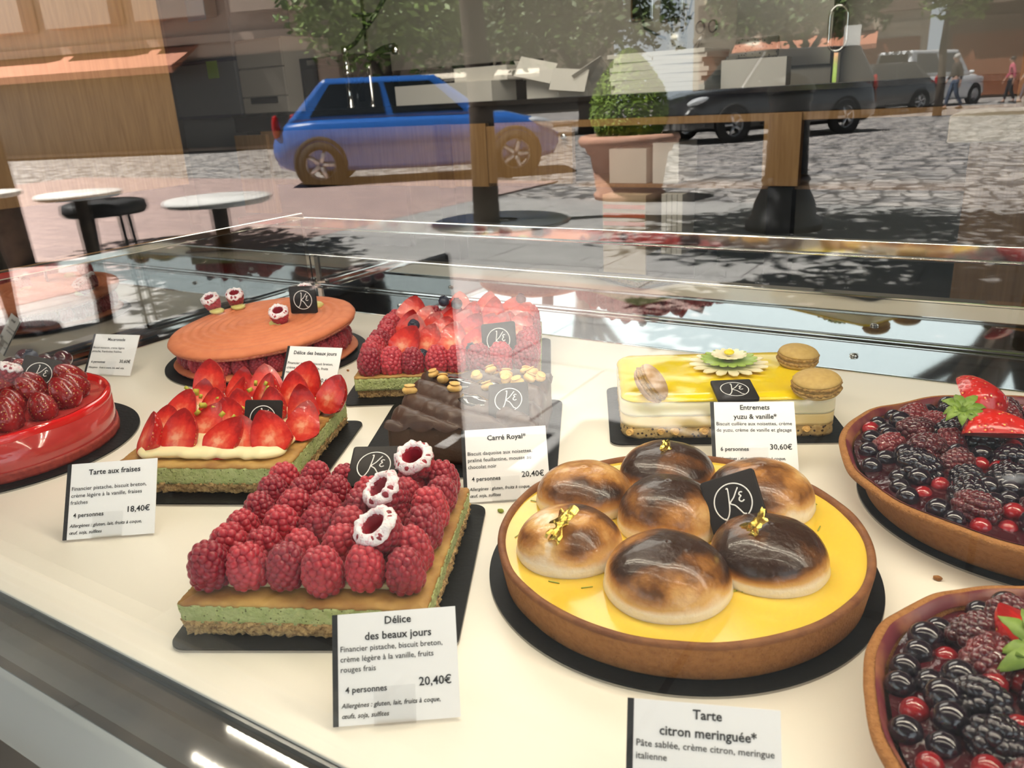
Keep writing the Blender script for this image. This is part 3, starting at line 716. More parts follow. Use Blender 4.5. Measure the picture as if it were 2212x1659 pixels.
plaque(t, Mi @ Vector((-.9105, .4335, ZS+.066)), radians(58), radians(50), 1.12, radians(-20))

# yellow entremets
board('black board under the yellow glazed entremets', (.232, .165), (-.2505, .785), radians(27))
t = thing('yellow_entremets', 'rectangular yellow glazed entremets with a flower and three small macarons', 'cake', (-.2515, .786, ZC), radians(27))
eq = rect_per(.208, .142, .018, .0025)
obj('nut_biscuit', MB().slab(eq, 0, .012, 5, .0016, 260, 3, seed=51, prof=lambda k: -.0005), M['nut_biscuit'], t)
obj('yuzu_cream', MB().slab(eq, .0115, .024, 4, .0004, 90, 3, seed=52), M['yuzu_mousse'], t)
obj('white_mousse', MB().slab(eq, .0238, .0395, 6, .0003, 60, 3, seed=53, prof=lambda k: .0006-.003*max(0, k-.6)**2*6), M['white_mousse'], t)
obj('yellow_glaze', MB().slab(eq, .0385, .0435, 4, .0008, 70, 8, .0005, 40, seed=54, prof=lambda k: -.0022*k-.004*k**3), M['yellow'], t)
nb = HAZEL[0]
r7 = random.Random(4)
for k in range(9):
    x = -.092+.0215*k+r7.uniform(-.006, .006); place('hazelnut_half', HAZEL[k % 3], t, (x, -.0682, .0068+r7.uniform(-.001, .001)), (radians(80)+r7.uniform(-.4, .4), r7.uniform(-.6, .6), r7.uniform(-.3, .3)), r7.uniform(.6, .85))
def macaron(parent, loc, rot, mt, R=.019, label=None):
    o = None
    for s_ in (0, 1):
        tp = MB().lathe([(R*.985, .0035)]+[(R*cos(a*pi/16), .0035+.0085*sin(a*pi/16)) for a in range(1, 9)], 40)
        ff = lambda q, a: (q[0]*(1+.10*noise.noise(Vector((q[0]*420, q[1]*420, s_)))), q[1]*(1+.10*noise.noise(Vector((q[0]*420, q[1]*420, s_)))), q[2])
        ft = MB().lathe([(0, 0), (R*.9, 0), (R*1.01, .0008), (R*1.03, .0022), (R*.99, .0037), (0, .0037)], 70, closed=True, fn=ff)
        if s_ == 0:
            o = place('small_macaron', None, parent, loc, rot)
        sh = obj('shell', tp, mt, o, (0, 0, .0105 if s_ == 0 else .0095), (0 if s_ == 0 else pi, 0, 0))
        obj('foot', ft, M['tan_foot'], o, (0, 0, .0105 if s_ == 0 else .0095), (0 if s_ == 0 else pi, 0, 0))
    obj('filling', MB().lathe([(0, .0088), (R*.93, .0088), (R*.93, .0112), (0, .0112)], 32, closed=True), M['tan_mac'], o)
    o['label'] = label; return o
Mi = t.matrix_basis.inverted(); zt = .0438
macaron(t, Mi @ Vector((-.185, .842, ZC+zt-.001)), (radians(4), radians(3), 0), M['tan_mac'], .0205, 'tan macaron at the far corner')
macaron(t, Mi @ Vector((-.148, .765, ZC+zt-.001)), (radians(5), radians(-4), 0), M['tan_mac'], .0225, 'tan macaron at the near right corner')
macaron(t, Mi @ Vector((-.297, .693, ZC+zt+.006)), (radians(22), radians(50), radians(20)), M['pink_mac'], .0195, 'beige macaron lying on its edge')
fl = place('chocolate_flower', None, t, Mi @ Vector((-.2475, .807, ZC+zt+.001))); fl['label'] = 'flower of white and green chocolate petals'
def petals(nm, k, r0, L, w, z, tilt_, mt):
    b = MB(); vs = []; m_ = 5
    for i in range(m_+1):
        tt = i/m_; wd = w*(.35+.65*sin(min(1, tt*1.05)*pi*.62))*(1 if i < m_ else .45); x = r0+L*tt; zz = L*tilt_*tt
        vs += [(x, -wd, zz), (x, wd, zz)]
    b.add(vs, [(2*i, 2*i+2, 2*i+3, 2*i+1) for i in range(m_)])
    me = b.mesh(nm, mt, False)
    for q in range(k):
        o = place(nm, me, fl, (0, 0, z), (0, 0, 2*pi*q/k)); sd = o.modifiers.new('thickness', 'SOLIDIFY'); sd.thickness = .0012; sd.offset = 1
petals('cream_petal', 16, .008, .033, .0052, .001, .05, M['pink_choc'])
petals('green_petal', 16, .006, .0235, .0042, .005, .14, M['green_choc'])
petals('white_petal', 14, .002, .0165, .0034, .0095, .22, M['white_choc'])
obj('flower_centre', MB().sphere((0, 0, 0), .0055, 16, 8, (1, 1, .5)), M['yellow_choc'], fl, (0, 0, .0155))
plaque(t, Mi @ Vector((-.2165, .728, ZC+zt+.004)), radians(9), radians(4), 1.12)

# lemon meringue tart
MT = (-.1815, .489)
board('round black board under the lemon meringue tart', (.1385,), MT, 0)
t = thing('lemon_meringue_tart', 'round lemon tart with seven torched meringue domes and gold leaf', 'tart', (MT[0], MT[1], ZC), 0)
def cw(q, a):
    k = 1+.006*noise.noise(Vector((cos(a)*3, sin(a)*3, q[2]*20)))
    c = .0022*math.exp(-((a-4.42)/.012)**2)*(1 if hypot(q[0], q[1]) > .127 and q[2] < .02 else 0)
    return (q[0]*k*(1-c*6), q[1]*k*(1-c*6), q[2]+(.0012*noise.noise(Vector((cos(a)*4, sin(a)*4, 2))) if q[2] > .018 else 0))
cr = obj('crust', MB().lathe([(0, 0), (.126, 0), (.1275, .002), (.1305, .020), (.1312, .025)], 260, fn=cw, closed=True), M['crust'], t)
obj('crust_rim', MB().lathe([(.1312, .0245), (.1308, .0268), (.1285, .0278), (.1262, .0268), (.1252, .0235), (.125, .02)], 260, fn=cw, closed=True), M['crust_rim'], t)
obj('lemon_curd', MB().lathe([(.1262, .0243), (.122, .0240), (.10, .0242), (.05, .0244), (0, .0244)], 120, closed=True), M['curd'], t)
r8 = random.Random(9)
zb = MB()
for k in range(26):
    a = r8.uniform(0, 6.28); r = r8.uniform(.075, .121)
    zb.tube([(r*cos(a)+d*.0035*cos(a*3), r*sin(a)+d*.0035*sin(a*3), .0246) for d in (-1, 0, 1.2)], .00045, 4)
z_ = obj('lime_zest', zb, M['zest'], t); z_['kind'] = 'stuff'
for k, (x, y, R, dk) in enumerate(((.0175, -.0664, .0405, .62), (-.0590, -.0560, .0365, .30), (.0672, -.0125, .0385, .78), (-.0830, .0140, .0370, .42), (-.0385, .0740, .0385, .62), (.0385, .0690, .0400, .40), (-.0120, .0090, .0370, .66))):
    sd = k*3.1+1
    def dome(q, a, sd=sd): return (q[0]*(1+.03*noise.noise(Vector((cos(a)+sd, sin(a), 0)))), q[1]*(1+.03*noise.noise(Vector((cos(a)+sd, sin(a), 0)))), q[2]+.0007*noise.noise(Vector((q[0]*60+sd, q[1]*60, 0))))
    H = R*.80 if k != 6 else R*.95
    pr = [(R*.985, -.0015), (R*1.02, .002), (R, .006)]+[(R*max(.01, cos(i*pi/26))**.86, .006+(H-.006)*sin(i*pi/26)) for i in range(1, 12)]+[(R*.09, H*1.005), (R*.05, H*1.03), (0, H*1.0)]
    o = obj('meringue_dome', MB().lathe(pr, 64, fn=dome, closed=True), meringue_mat('torched_meringue_%d' % k, sd, dk), t, (x, y, .0243))
Mi = t.matrix_basis.inverted()
gold_leaf(t, Mi @ Vector((-.2375, .4155, ZC+.0535)), (radians(34), radians(-14), radians(-25)), .021, 1)
gold_leaf(t, Mi @ Vector((-.1215, .4665, ZC+.0575)), (radians(50), radians(10), radians(-60)), .016, 4)
gold_leaf(t, Mi @ Vector((-.219, .5580, ZC+.0560)), (radians(60), radians(10), radians(60)), .011, 7)
plaque(t, Mi @ Vector((-.1455, .4995, ZC+.0525)), radians(58), radians(-4), 1.13, radians(30))

# berry tarts
def berry_tart(cx, cy, R, Rb, label, blabel, seed, flare, H=.036, wav=.0):
    board(blabel, (Rb,), (cx, cy), 0)
    t = thing('berry_tart', label, 'tart', (cx, cy, ZC), 0)
    def fn(q, a):
        r = hypot(q[0], q[1])+1e-6; f = max(0, q[2]/H)
        k = 1+f*(.02*noise.noise(Vector((cos(a)*2.2+seed, sin(a)*2.2, 0)))+wav*noise.noise(Vector((cos(a)*5+seed, sin(a)*5, 1))))
        return (q[0]*k, q[1]*k, q[2]+f*(.004*noise.noise(Vector((cos(a)*3+seed, sin(a)*3, 4)))))
    b0 = Rb*.945
    obj('crust', MB().lathe([(0, 0), (b0, 0), (b0+.002, .002), (b0+.25*(R-b0), H*.45), (R-.001, H*.86), (R, H*.97), (R-.003, H*1.02), (R-.007, H*.99), (R-.010, H*.85), (R-.012, H*.7)], 220, fn=fn, closed=True), M['crust'], t)
    def gf(q, a):
        a = atan2(q[1], q[0]); k = 1+.02*noise.noise(Vector((cos(a)*2.2+seed, sin(a)*2.2, 0)))+wav*noise.noise(Vector((cos(a)*5+seed, sin(a)*5, 1)))
        return (q[0]*k, q[1]*k, q[2]+.0022*noise.noise(Vector((q[0]*55+seed, q[1]*55, 0))) + .0008*noise.noise(Vector((q[0]*190, q[1]*190, 0))))
    obj('berry_glaze', MB().lathe([((R-.0125)*(1-i/30), H*.86+.004*min(1, i/6)) for i in range(31)], 120, fn=gf, closed=True), M['berry_glaze'], t)
    obj('stained_rim', MB().lathe([(R-.0055, H*1.005), (R-.0075, H*.985), (R-.0105, H*.84)], 220, fn=lambda q, a: tuple(Vector(fn(q, a))+Vector((-.0002*cos(a), -.0002*sin(a), .0006))), closed=True), M['rim_stain'], t)
    rr = random.Random(seed); pts = []
    kinds = [('raspberry', GRASP, 1.2, .0105), ('blackberry', BLACK, 1.35, .0125), ('blackberry', BLACK, 1.3, .0125), ('blueberry', [GBLUE], 1.15, .008), ('redcurrant', [CURR], 1.15, .0075), ('raspberry', GRASP, 1.1, .0105), ('blueberry', [GBLUE], 1.3, .008)]
    for phase, want in ((0, 44), (1, 150)):
        tries = 0
        while tries < 6000 and len(pts) < want:
            tries += 1
            a = rr.uniform(0, 2*pi); r = (R-.018)*sqrt(rr.random()); x, y = r*cos(a), r*sin(a)
            nm, ms, s_, rad = kinds[rr.choice((0, 0, 1, 2, 1, 5))] if phase == 0 else kinds[rr.choice((3, 4, 6, 6, 3, 4, 6))]
            if phase == 0 and r > R-.034: continue
            if any(hypot(x-p[0], y-p[1]) < (rad+p[2])*(.98 if phase == 0 else .86) for p in pts): continue
            pts.append((x, y, rad)); big = phase == 0
            e = (rr.uniform(-1.5, 1.5), rr.uniform(-1.5, 1.5), rr.uniform(0, 6)) if big else (0, 0, 0)
            q = Euler(e).to_matrix() @ Vector((0, 0, .011*s_)) if big else Vector()
            z = H*.88-.002-(.0045 if r > R-.035 else 0)+(.0035 if big else .0004)
            place(nm, rr.choice(ms), t, (x-q.x, y-q.y, z-q.z+(.004 if big else 0)), e, s_*rr.uniform(.92, 1.12))
    return t
t = berry_tart(.0405, .700, .1515, .1345, 'deep berry tart topped with halved strawberries, behind at the right edge', 'round black board under the berry tart nearer the rear ledge', 3, 1)
Mi = t.matrix_basis.inverted()
for (x, y, z, e, s_) in ((-.018, .712, .052, (radians(70), radians(20), radians(60)), 1.55), (-.003, .735, .056, (radians(60), radians(-35), radians(-130)), 1.6)):
    o = place('strawberry_half', STRAW[1], t, Mi @ Vector((x, y, ZS+z-.006)), e, s_)
calyx(t, Mi @ Vector((-.022, .705, ZS+.071)), (radians(25), radians(-15), .5), 1.25, 9, 3)
t = berry_tart(.0975, .3935, .1385, .124, 'berry tart with red currants and a torn crust edge, in the lower right corner', 'round black board under the berry tart nearest the glass', 8, 1, .035, .022)
Mi = t.matrix_basis.inverted()
place('strawberry_half', STRAW[2], t, Mi @ Vector((.052, .425, ZS+.040)), (radians(-70), radians(10), 1.0), 1.3)
calyx(t, Mi @ Vector((.0365, .4185, ZS+.0535)), (radians(18), radians(-25), 1.2), 1.5, 9, 5)

# crumbs on the shelf
for k, (x, y, s_, lb) in enumerate(((-.0175, .5532, .003, 'tiny pastry crumb on the shelf between the two berry tarts'), (-.7329, .7314, .0022, 'tiny dark crumb on the shelf beside the macaron cake'), (-.3423, .4984, .003, 'tiny curl of lime zest on the shelf left of the lemon tart'))):
    o = obj('crumb', MB().sphere((0, 0, 0), s_, 8, 6, (1, .7, .6), fn=lambda q: q*(1+.4*noise.noise(q*700))), M['crust'] if k < 2 else M['zest'], None, (x, y, ZS+s_*.55)); tag(o, lb, 'crumb')

# ------------------------------------------------------------------ price cards
_tc = {}
def text_mesh(s, size, bold=0, shear=0, align='LEFT'):
    cu = bpy.data.curves.new('lettering', 'FONT'); cu.body = s; cu.size = size; cu.offset = bold*size; cu.shear = shear
    cu.align_x = align; cu.resolution_u = 2; cu.fill_mode = 'FRONT'
    o = bpy.data.objects.new('lettering', cu); COL.objects.link(o)
    dg = bpy.context.evaluated_depsgraph_get(); dg.update()
    me = bpy.data.meshes.new_from_object(o.evaluated_get(dg)); bpy.data.objects.remove(o); bpy.data.curves.remove(cu)
    me.materials.clear(); me.materials.append(M['ink']); return me
CW, CH, LEAN = .0752, .0642, radians(36)
def card(bx, by, ang, label, titles, body, pers, price, allerg, ch=CH, sc=1.0):
    t = thing('price_card', label, 'price card', (bx, by, ZS+.0022), 0, 'printed price cards')
    R = Matrix.Rotation(ang, 3, 'Z') @ Matrix.Rotation(pi/2-LEAN, 3, 'X')
    t.rotation_euler = R.to_euler(); t.scale = (sc,)*3
    sh = obj('card_sheet', MB().box((CW/2, ch/2, -.0005), (CW, ch, .001)), M['card'], t, smooth=False)
    obj('black_stripe', MB().box((CW*.022, ch/2, -.0004), (CW*.044, ch*1.001, .0013)), M['ink'], t, smooth=False)
    def put(nm, s, x, y, size, bold=0, shear=0, al='LEFT'):
        me = text_mesh(s, size, bold, shear, al); o = place(nm, me, t, (CW*x, ch*(1-y), .00035)); return o
    ys = [.16] if len(titles) == 1 else [.115, .25]
    for s, y in zip(titles, ys): put('title_lettering', s, .53, y, ch*.100, .016, 0, 'CENTER')
    y0 = .345 if len(titles) > 1 else .36
    for i, s in enumerate(body): put('ingredients_lettering', s, .062, y0+.092*i, ch*.072, .004)
    if pers: put('servings_lettering', pers, .10, .715, ch*.079, .014)
    if price: put('price_lettering', price, .945, .695, ch*.108, .013, 0, 'RIGHT')
    for i, s in enumerate(allerg): put('allergens_lettering', s, .068, .845+.09*i, ch*.060, .011, .22)
    # clear stand: a tab in front, a strut behind
    st = obj('acrylic_stand', MB().box((CW*.49, ch*.155, .0016), (CW*.33, ch*.34, .0011)).box((CW*.49, -.0004, .0008), (CW*.33, .0012, .005)), M['clear'], t, smooth=False)
    return t
fp = ['Financier pistache, biscuit breton,', 'crème légère à la vanille, fruits', 'rouges frais']
card(-.2908, .2435, radians(35.0), 'white price card reading Délice des beaux jours 20,40€ before the raspberry square', ['Délice', 'des beaux jours'], fp, '4 personnes', '20,40€', ['Allergènes : gluten, lait, fruits à coque,', 'œufs, soja, sulfites'], .0635, .955)
card(-.6436, .2903, radians(36.0), 'white price card reading Tarte aux fraises 18,40€, left of the strawberry square', ['Tarte aux fraises'], ['Financier pistache, biscuit breton,', 'crème légère à la vanille, fraises', 'fraîches'], '4 personnes', '18,40€', ['Allergènes : gluten, lait, fruits à coque,', 'œuf, soja, sulfites'])
card(-.3777, .4950, radians(34.0), 'white price card reading Carré Royal 20,40€, in front of the chocolate square', ['Carré Royal*'], ['Biscuit daquoise aux noisettes,', 'praliné feuillantine, mousse au', 'chocolat noir'], '4 personnes', '20,40€', ['Allergènes : gluten, fruits à coque,', 'œuf, soja, sulfites'])
card(-.2089, .6472, radians(25.1), 'white price card reading Entremets yuzu & vanille 30,60€, before the yellow entremets', ['Entremets', 'yuzu & vanille*'], ['Biscuit cuillère aux noisettes, crème', 'de yuzu, crème de vanille et glaçage'], '6 personnes', '30,60€', ['Allergènes : gluten, lait, fruits à coque,'])
card(-1.0712, .5674, radians(17.3), 'white price card reading Macaronade 30,60€, left of the coral macaron cake', ['Macaronade'], ['Biscuit macaron, crème légère', 'pistache, framboises fraîches'], '6 personnes', '30,60€', ['Allergènes : fruits à coque, lait, œuf, soja,'], .0585)
card(-.7446, .6197, radians(15.8), 'white price card reading Délice des beaux jours 30,60€ beside the macaron cake', ['Délice des beaux jours'], fp, '6 personnes', '30,60€', ['Allergènes : gluten, lait, fruits à coque,'])
card(-.1195, .2585, radians(21.5), 'white price card reading Tarte citron meringuée before the lemon meringue tart', ['Tarte', 'citron meringuée*'], ['Pâte sablée, crème citron, meringue', 'italienne'], '', '', [], CH, .95)

# ------------------------------------------------------------------ the shop room
YP = 0.178                      # the window pane
def sbox(name, x0, x1, y0, y1, z0, z1, mt, parent=None):
    return struct(name, MB().box(((x0+x1)/2, (y0+y1)/2, (z0+z1)/2), (x1-x0, y1-y0, z1-z0)), mt, parent)
M['plaster'] = mat('facade_plaster', (.5, .46, .40), .85)
sbox('floor', -8, 3.5, .2, 5.4, -.05, 0, M['floor'])
sbox('ceiling', -8, 3.5, .05, 5.4, 2.8, 2.85, M['wall'])
sbox('wall_back', -8, 3.5, 5.3, 5.4, 0, 2.8, M['wall'])
sbox('wall_right', 3.4, 3.5, .2, 5.3, 0, 2.8, M['oak_h'])
sbox('wall_left', -8.1, -8, .05, 5.4, 0, 2.8, M['oak_h'])
wf = MB()
for (x0, x1, z0, z1) in ((-8.1, -2.6, 0, 2.85), (2.0, 3.5, 0, 2.85), (-2.6, 2.0, 0, .66), (-2.6, 2.0, 2.45, 2.85)):
    wf.box(((x0+x1)/2, .125, (z0+z1)/2), (x1-x0, .14, z1-z0))
wf.box((-2.3, 2.75, 4.17), (11.6, 5.4, 2.64))  # unseen upper storey block, its height set to shade the pavement
struct('wall_front', wf, M['plaster'])
aw_ = thing('shop_awning', 'dark awning added out of view over the window, stepped to shade the pavement', 'awning', (-.3, .05, 2.5))  # unseen awning added to keep sky and sun off the near pavement
for x0, x1, dp in ((-2.6, -1.85, .85), (-1.85, 2.6, 1.32)):
    obj('canopy', MB().add([(x0, 0, .12), (x1, 0, .12), (x1, -dp, 0), (x0, -dp, 0), (x0, 0, .09), (x1, 0, .09), (x1, -dp, -.15), (x0, -dp, -.15)], [(0, 1, 2, 3), (4, 7, 6, 5), (3, 2, 6, 7), (0, 3, 7, 4), (1, 5, 6, 2), (0, 4, 5, 1)]), M['black_matt'], aw_, smooth=False)
win = thing('window_1', 'shop window pane in a pale aluminium frame', 'window'); win['kind'] = 'structure'
boxo('glass_pane', (-.3, YP+.004, 1.585), (4.6, .008, 1.75), M['pane'], win)
boxo('sill_rail', (-.3, .150, .688), (4.6, .075, .050), M['alu'], win, bevel=.004)
boxo('sill_groove', (-.3, .140, .7145), (4.6, .012, .006), M['steel'], win)
boxo('head_rail', (-.3, .150, 2.45), (4.6, .075, .05), M['alu'], win, bevel=.004)
for x in (-2.6, 2.0): boxo('side_rail', (x, .150, 1.57), (.05, .075, 1.8), M['alu'], win, bevel=.004)

nb_ = thing('shop_awning', 'dark awning added out of view to deepen the shade beside the tables', 'awning', (-5.5, .05, 2.5))  # second unseen awning, added to push the pavement shade further out
obj('canopy', MB().add([(-2.5, 0, .12), (2.5, 0, .12), (2.5, -1.1, 0), (-2.5, -1.1, 0), (-2.5, 0, .09), (2.5, 0, .09), (2.5, -1.1, -.15), (-2.5, -1.1, -.15)], [(0, 1, 2, 3), (4, 7, 6, 5), (3, 2, 6, 7), (0, 3, 7, 4), (1, 5, 6, 2), (0, 4, 5, 1)]), M['black_matt'], nb_, smooth=False)
# oak partition at the left
pt = thing('oak_partition', 'tall oak partition on a black plinth beyond the left end of the case', 'partition', (-4.35, 1.9, 0))
obj('oak_panel', MB().box((0, 0, 1.73), (.08, 2.56, 2.14)), M['oak'], pt, smooth=False)
obj('plinth', MB().box((0, 0, .33), (.06, 2.5, .66)), M['black_gloss'], pt, smooth=False)
# back counter
ct = thing('back_counter', 'long oak back counter with a black worktop, cupboard doors and open shelves', 'counter', (0, 0, 0))
CXa, CXb = -5.40, .6
boxo('worktop', ((CXa+CXb)/2, 4.82, 1.02), (CXb-CXa, .68, .03), M['black_gloss'], ct, bevel=.002)
boxo('black_fascia', ((CXa+CXb)/2, 4.53, .955), (CXb-CXa, .06, .105), M['black_matt'], ct)
boxo('oak_panel', (-4.07, 4.52, .705), (2.1, .04, .40), M['oak'], ct)
boxo('oak_rail', (-1.2, 4.52, .885), (3.5, .04, .045), M['oak'], ct)
dr = boxo('door', (-2.70, 4.512, .705), (.62, .04, .355), M['oak'], ct, bevel=.002)
obj('door_knob', MB().lathe([(.004, 0), (.006, .012), (.019, .016), (.021, .024), (.014, .033), (0, .035)], 24), M['chrome'], dr, (.265, -.02, .105), (pi/2, 0, 0))
boxo('oak_divider', (-3.36, 4.515, .70), (.13, .05, .41), M['oak_h'], ct)
for x in (-1.14, .1): boxo('oak_post', (x, 4.51, .715), (.19, .06, .37), M['oak'], ct)
for x in (-3.36, -1.14, .1): boxo('black_leg', (x, 4.55, .26), (.13, .10, .52), M['black_matt'], ct)
boxo('bottom_shelf', ((CXa+CXb)/2+.0, 4.85, .515), (CXb-CXa, .6, .02), M['oak_h'], ct)
boxo('back_panel', ((CXa+CXb)/2, 5.14, .75), (CXb-CXa, .02, .46), M['black_matt'], ct)
boxo('toe_kick', (-4.7, 4.86, .25), (1.4, .05, .5), M['black_matt'], ct)
boxo('oak_end_panel', (-5.22, 4.50, .58), (.36, .05, .60), M['oak'], ct)
def it(name, label, cat, c, d, mt, group=None, rz=0, bevel=.001):
    return tag(boxo(name, c, d, mt, None, rz, bevel), label, cat, group)
it('storage_box', 'reddish brown box on the floor under the left end of the back counter', 'box', (-5.20, 4.52, .125), (.38, .3, .25), mat('brown_leather', (.22, .06, .035), .4))
# things on the counter
fr = thing('refrigerator', 'tall grey steel refrigerator behind the left end of the back counter', 'refrigerator', (-5.85, 4.95, 0))
boxo('body', (0, .02, 1.2), (.80, .62, 2.4), M['grey_steel'], fr, bevel=.004)
for z, h in ((1.235, .40), (1.80, .66)): boxo('door', (0, -.30, z), (.79, .03, h), M['grey_steel'], fr, bevel=.003)
M['navy'] = mat('navy_gasket', (.01, .012, .05), .4)
boxo('gasket', (0, -.305, 1.452), (.80, .03, .026), M['navy'], fr); boxo('gasket', (0, -.305, 1.028), (.80, .03, .026), M['navy'], fr)
it('sticky_note', 'lime green sticky note on the refrigerator door', 'note', (-5.715, 4.628, 1.385), (.13, .003, .13), mat('lime_paper', (.30, .45, .06), .8), bevel=0)
it('blue_card', 'blue card stuck high on the refrigerator door', 'card', (-5.80, 4.628, 1.835), (.22, .003, .16), mat('blue_paper', (.05, .22, .42), .8), bevel=0)
dw = thing('drawer_tower', 'stacked beige drawer tower on the back counter beside the refrigerator', 'drawers', (-5.165, 4.88, 1.035))
boxo('carcass', (0, .02, .27), (.50, .50, .54), M['tile'], dw)
for z, h in ((.43, .19), (.225, .20), (.06, .115)): boxo('drawer_front', (0, -.24, z), (.495, .02, h), M['tile'], dw, bevel=.003)
boxo('grip_slot', (0, -.252, .095), (.30, .01, .045), M['black_matt'], dw)
ov = thing('oven', 'black built-in oven on the back counter behind the tap', 'oven', (-4.62, 5.0, 1.035))
boxo('body', (0, 0, .19), (.58, .4, .38), M['black_matt'], ov, bevel=.003); boxo('glass_door', (0, -.205, .16), (.5, .012, .28), M['black_gloss'], ov); boxo('control_strip', (-.1, -.205, .345), (.2, .012, .035), M['steel'], ov)
bs = it('splash_board', 'long black splash board at the back of the counter', 'board', (-3.75, 5.24, 1.165), (1.5, .02, .26), M['black_gloss'])
# tap
tp = thing('kitchen_tap', 'chrome pre-rinse kitchen tap with a black hose and curved black spout', 'tap', (-4.26, 4.62, 1.035))
obj('column', MB().lathe([(.028, 0), (.028, .01), (.02, .02), (.02, .22), (.026, .225), (.026, .25), (.02, .255), (.02, .36), (.027, .365), (.027, .42), (0, .425)], 24), M['chrome'], tp)
obj('riser', MB().lathe([(.022, 0), (.018, .01), (.0145, .02), (.0145, .8), (0, .8)], 20), M['chrome'], tp, (.19, .02, 0))
obj('riser_disc', MB().lathe([(.0, .595), (.08, .597), (.08, .612), (0, .615)], 32), M['black_matt'], tp, (.19, .02, 0))
obj('spout', MB().tube([(.10, 0, .05), (.13, -.02, .17), (.2, -.04, .27), (.30, -.06, .335), (.42, -.07, .37), (.52, -.08, .375)], [.028, .026, .024, .023, .024, .026], 14), M['black_gloss'], tp)
obj('spout_tip', MB().lathe([(.028, 0), (.03, .02), (.026, .06), (0, .062)], 20), M['chrome'], tp, (.53, -.08, .325))
obj('hose', MB().tube([(.02, 0, .40), (.10, 0, .43), (.2, -.01, .50), (.33, -.01, .60), (.5, 0, .78)], .016, 10), M['black_matt'], tp)
it('flat_carton', 'low white cake carton lying on the back counter beside the tap', 'carton', (-3.42, 4.75, 1.098), (.80, .3, .125), M['carton'])
it('flat_carton', 'small white cake carton standing on the low carton', 'carton', (-3.17, 4.80, 1.205), (.42, .2, .09), M['carton'])
oc = thing('open_carton', 'open white carton with its flaps spread on the back counter', 'carton', (-2.54, 4.75, 1.036))
for c, d, r in (((0, -.16, .06), (.42, .004, .12), (0, 0, 0)), ((0, .16, .06), (.42, .004, .12), (0, 0, 0)), ((-.21, 0, .06), (.004, .32, .12), (0, 0, 0)), ((.21, 0, .06), (.004, .32, .12), (0, 0, 0)), ((0, 0, .003), (.42, .32, .004), (0, 0, 0))):
    o = obj('carton_wall', MB().box((0, 0, 0), d), M['carton'], oc, c, r, smooth=False)
for c, d, r in (((-.12, -.20, .165), (.26, .003, .13), (-.5, .22, 0)), ((.24, -.16, .125), (.20, .003, .15), (.9, -.5, .3)), ((.12, -.22, .095), (.24, .003, .13), (-.35, .1, 0)), ((-.27, 0, .17), (.003, .3, .13), (0, -.5, 0))):
    obj('carton_flap', MB().box((0, 0, 0), d), M['carton'], oc, c, r, smooth=False)
for k in range(9):
    it('folded_carton', 'flat folded white cartons in one tidy stack on the back counter', 'carton', (-1.86+.012*sin(k*2.1), 4.72, 1.0475+.0237*k), (.56+.03*sin(k*5), .40, .0235), M['carton'], 'folded cartons stacked on the counter', .02*sin(k*3))
M['tin'] = mat('perforated_tin', (.45, .43, .38), .35, .7, spots=(60, (.03, .03, .03), .25))
uh = thing('utensil_holder', 'perforated tin full of dark cables on the stack of folded cartons', 'holder', (-1.82, 4.72, 1.248))
obj('tin', MB().lathe([(0, 0), (.055, 0), (.06, .11), (.056, .11), (.052, .004), (0, .004)], 32, closed=True), M['tin'], uh)
for k in range(6): obj('cable', MB().tube([(.02*cos(k), .02*sin(k), .03), (.05*cos(k*1.3), .03, .13), (.09*cos(k*1.3), .02, .20+.02*k), (.06*cos(k*1.3+.6), .03, .15)], .004, 6), M['black_matt'], uh)
mr_ = thing('rolled_mat', 'rolled perforated baking mat lying on a white tray on the back counter', 'mat', (-1.36, 4.72, 1.035), .12)
obj('roll', MB().lathe([(.052, -.11), (.055, -.11), (.055, .11), (.052, .11), (.048, .1), (.048, -.1)], 32, closed=True), M['tin'], mr_, (0, 0, .20), (0, pi/2, 0))
boxo('tray', (0, 0, .072), (.34, .2, .144), M['carton'], mr_)
sp = it('steel_panel', 'grey steel splash panel on the wall at the right of the back counter', 'panel', (-1.37, 5.28, 1.40), (.56, .02, .52), M['steel'])
it('black_upright', 'narrow black upright at the right edge of the steel panel', 'post', (-1.05, 5.24, 1.42), (.045, .03, .77), M['black_gloss'])
hd = tag(obj('oval_handle', MB().tube([(.05*cos(a)*.9, 0, .055*sin(a)+(.055 if sin(a) > 0 else -.055)) for a in [2*pi*i/32 for i in range(32)]], .008, 8, True), M['chrome'], None, (-.965, 4.80, 1.30)), 'chrome oval handle beside the black upright', 'handle')
boxo('handle_bracket', (0, .03, -.19), (.02, .06, .15), M['chrome'], hd)
sc_ = thing('scissors', 'dark handled scissors hanging on the back wall above the tin', 'scissors', (-1.86, 5.27, 1.30))
for s_ in (-1, 1):
    obj('blade', MB().tube([(0, 0, .06), (-.05*s_*.3-.05, 0, -.02)], [.008, .003], 6), M['steel'], sc_)
    obj('finger_ring', MB().tube([(.04*s_+.02+.026*cos(a), .0, .10+.034*sin(a)) for a in [2*pi*i/20 for i in range(20)]], .006, 6, True), M['black_matt'], sc_)
for x, z, lb in ((-2.28, 1.55, 'left'), (-2.08, 1.53, 'right')):
    so = thing('wall_socket', 'dark wall socket with a steel rim, the %s of two above the cartons' % lb, 'socket', (x, 5.29, z))
    boxo('plate', (0, 0, 0), (.15, .012, .15), M['chrome'], so, bevel=.002); boxo('face', (0, -.008, 0), (.125, .008, .125), M['black_gloss'], so)
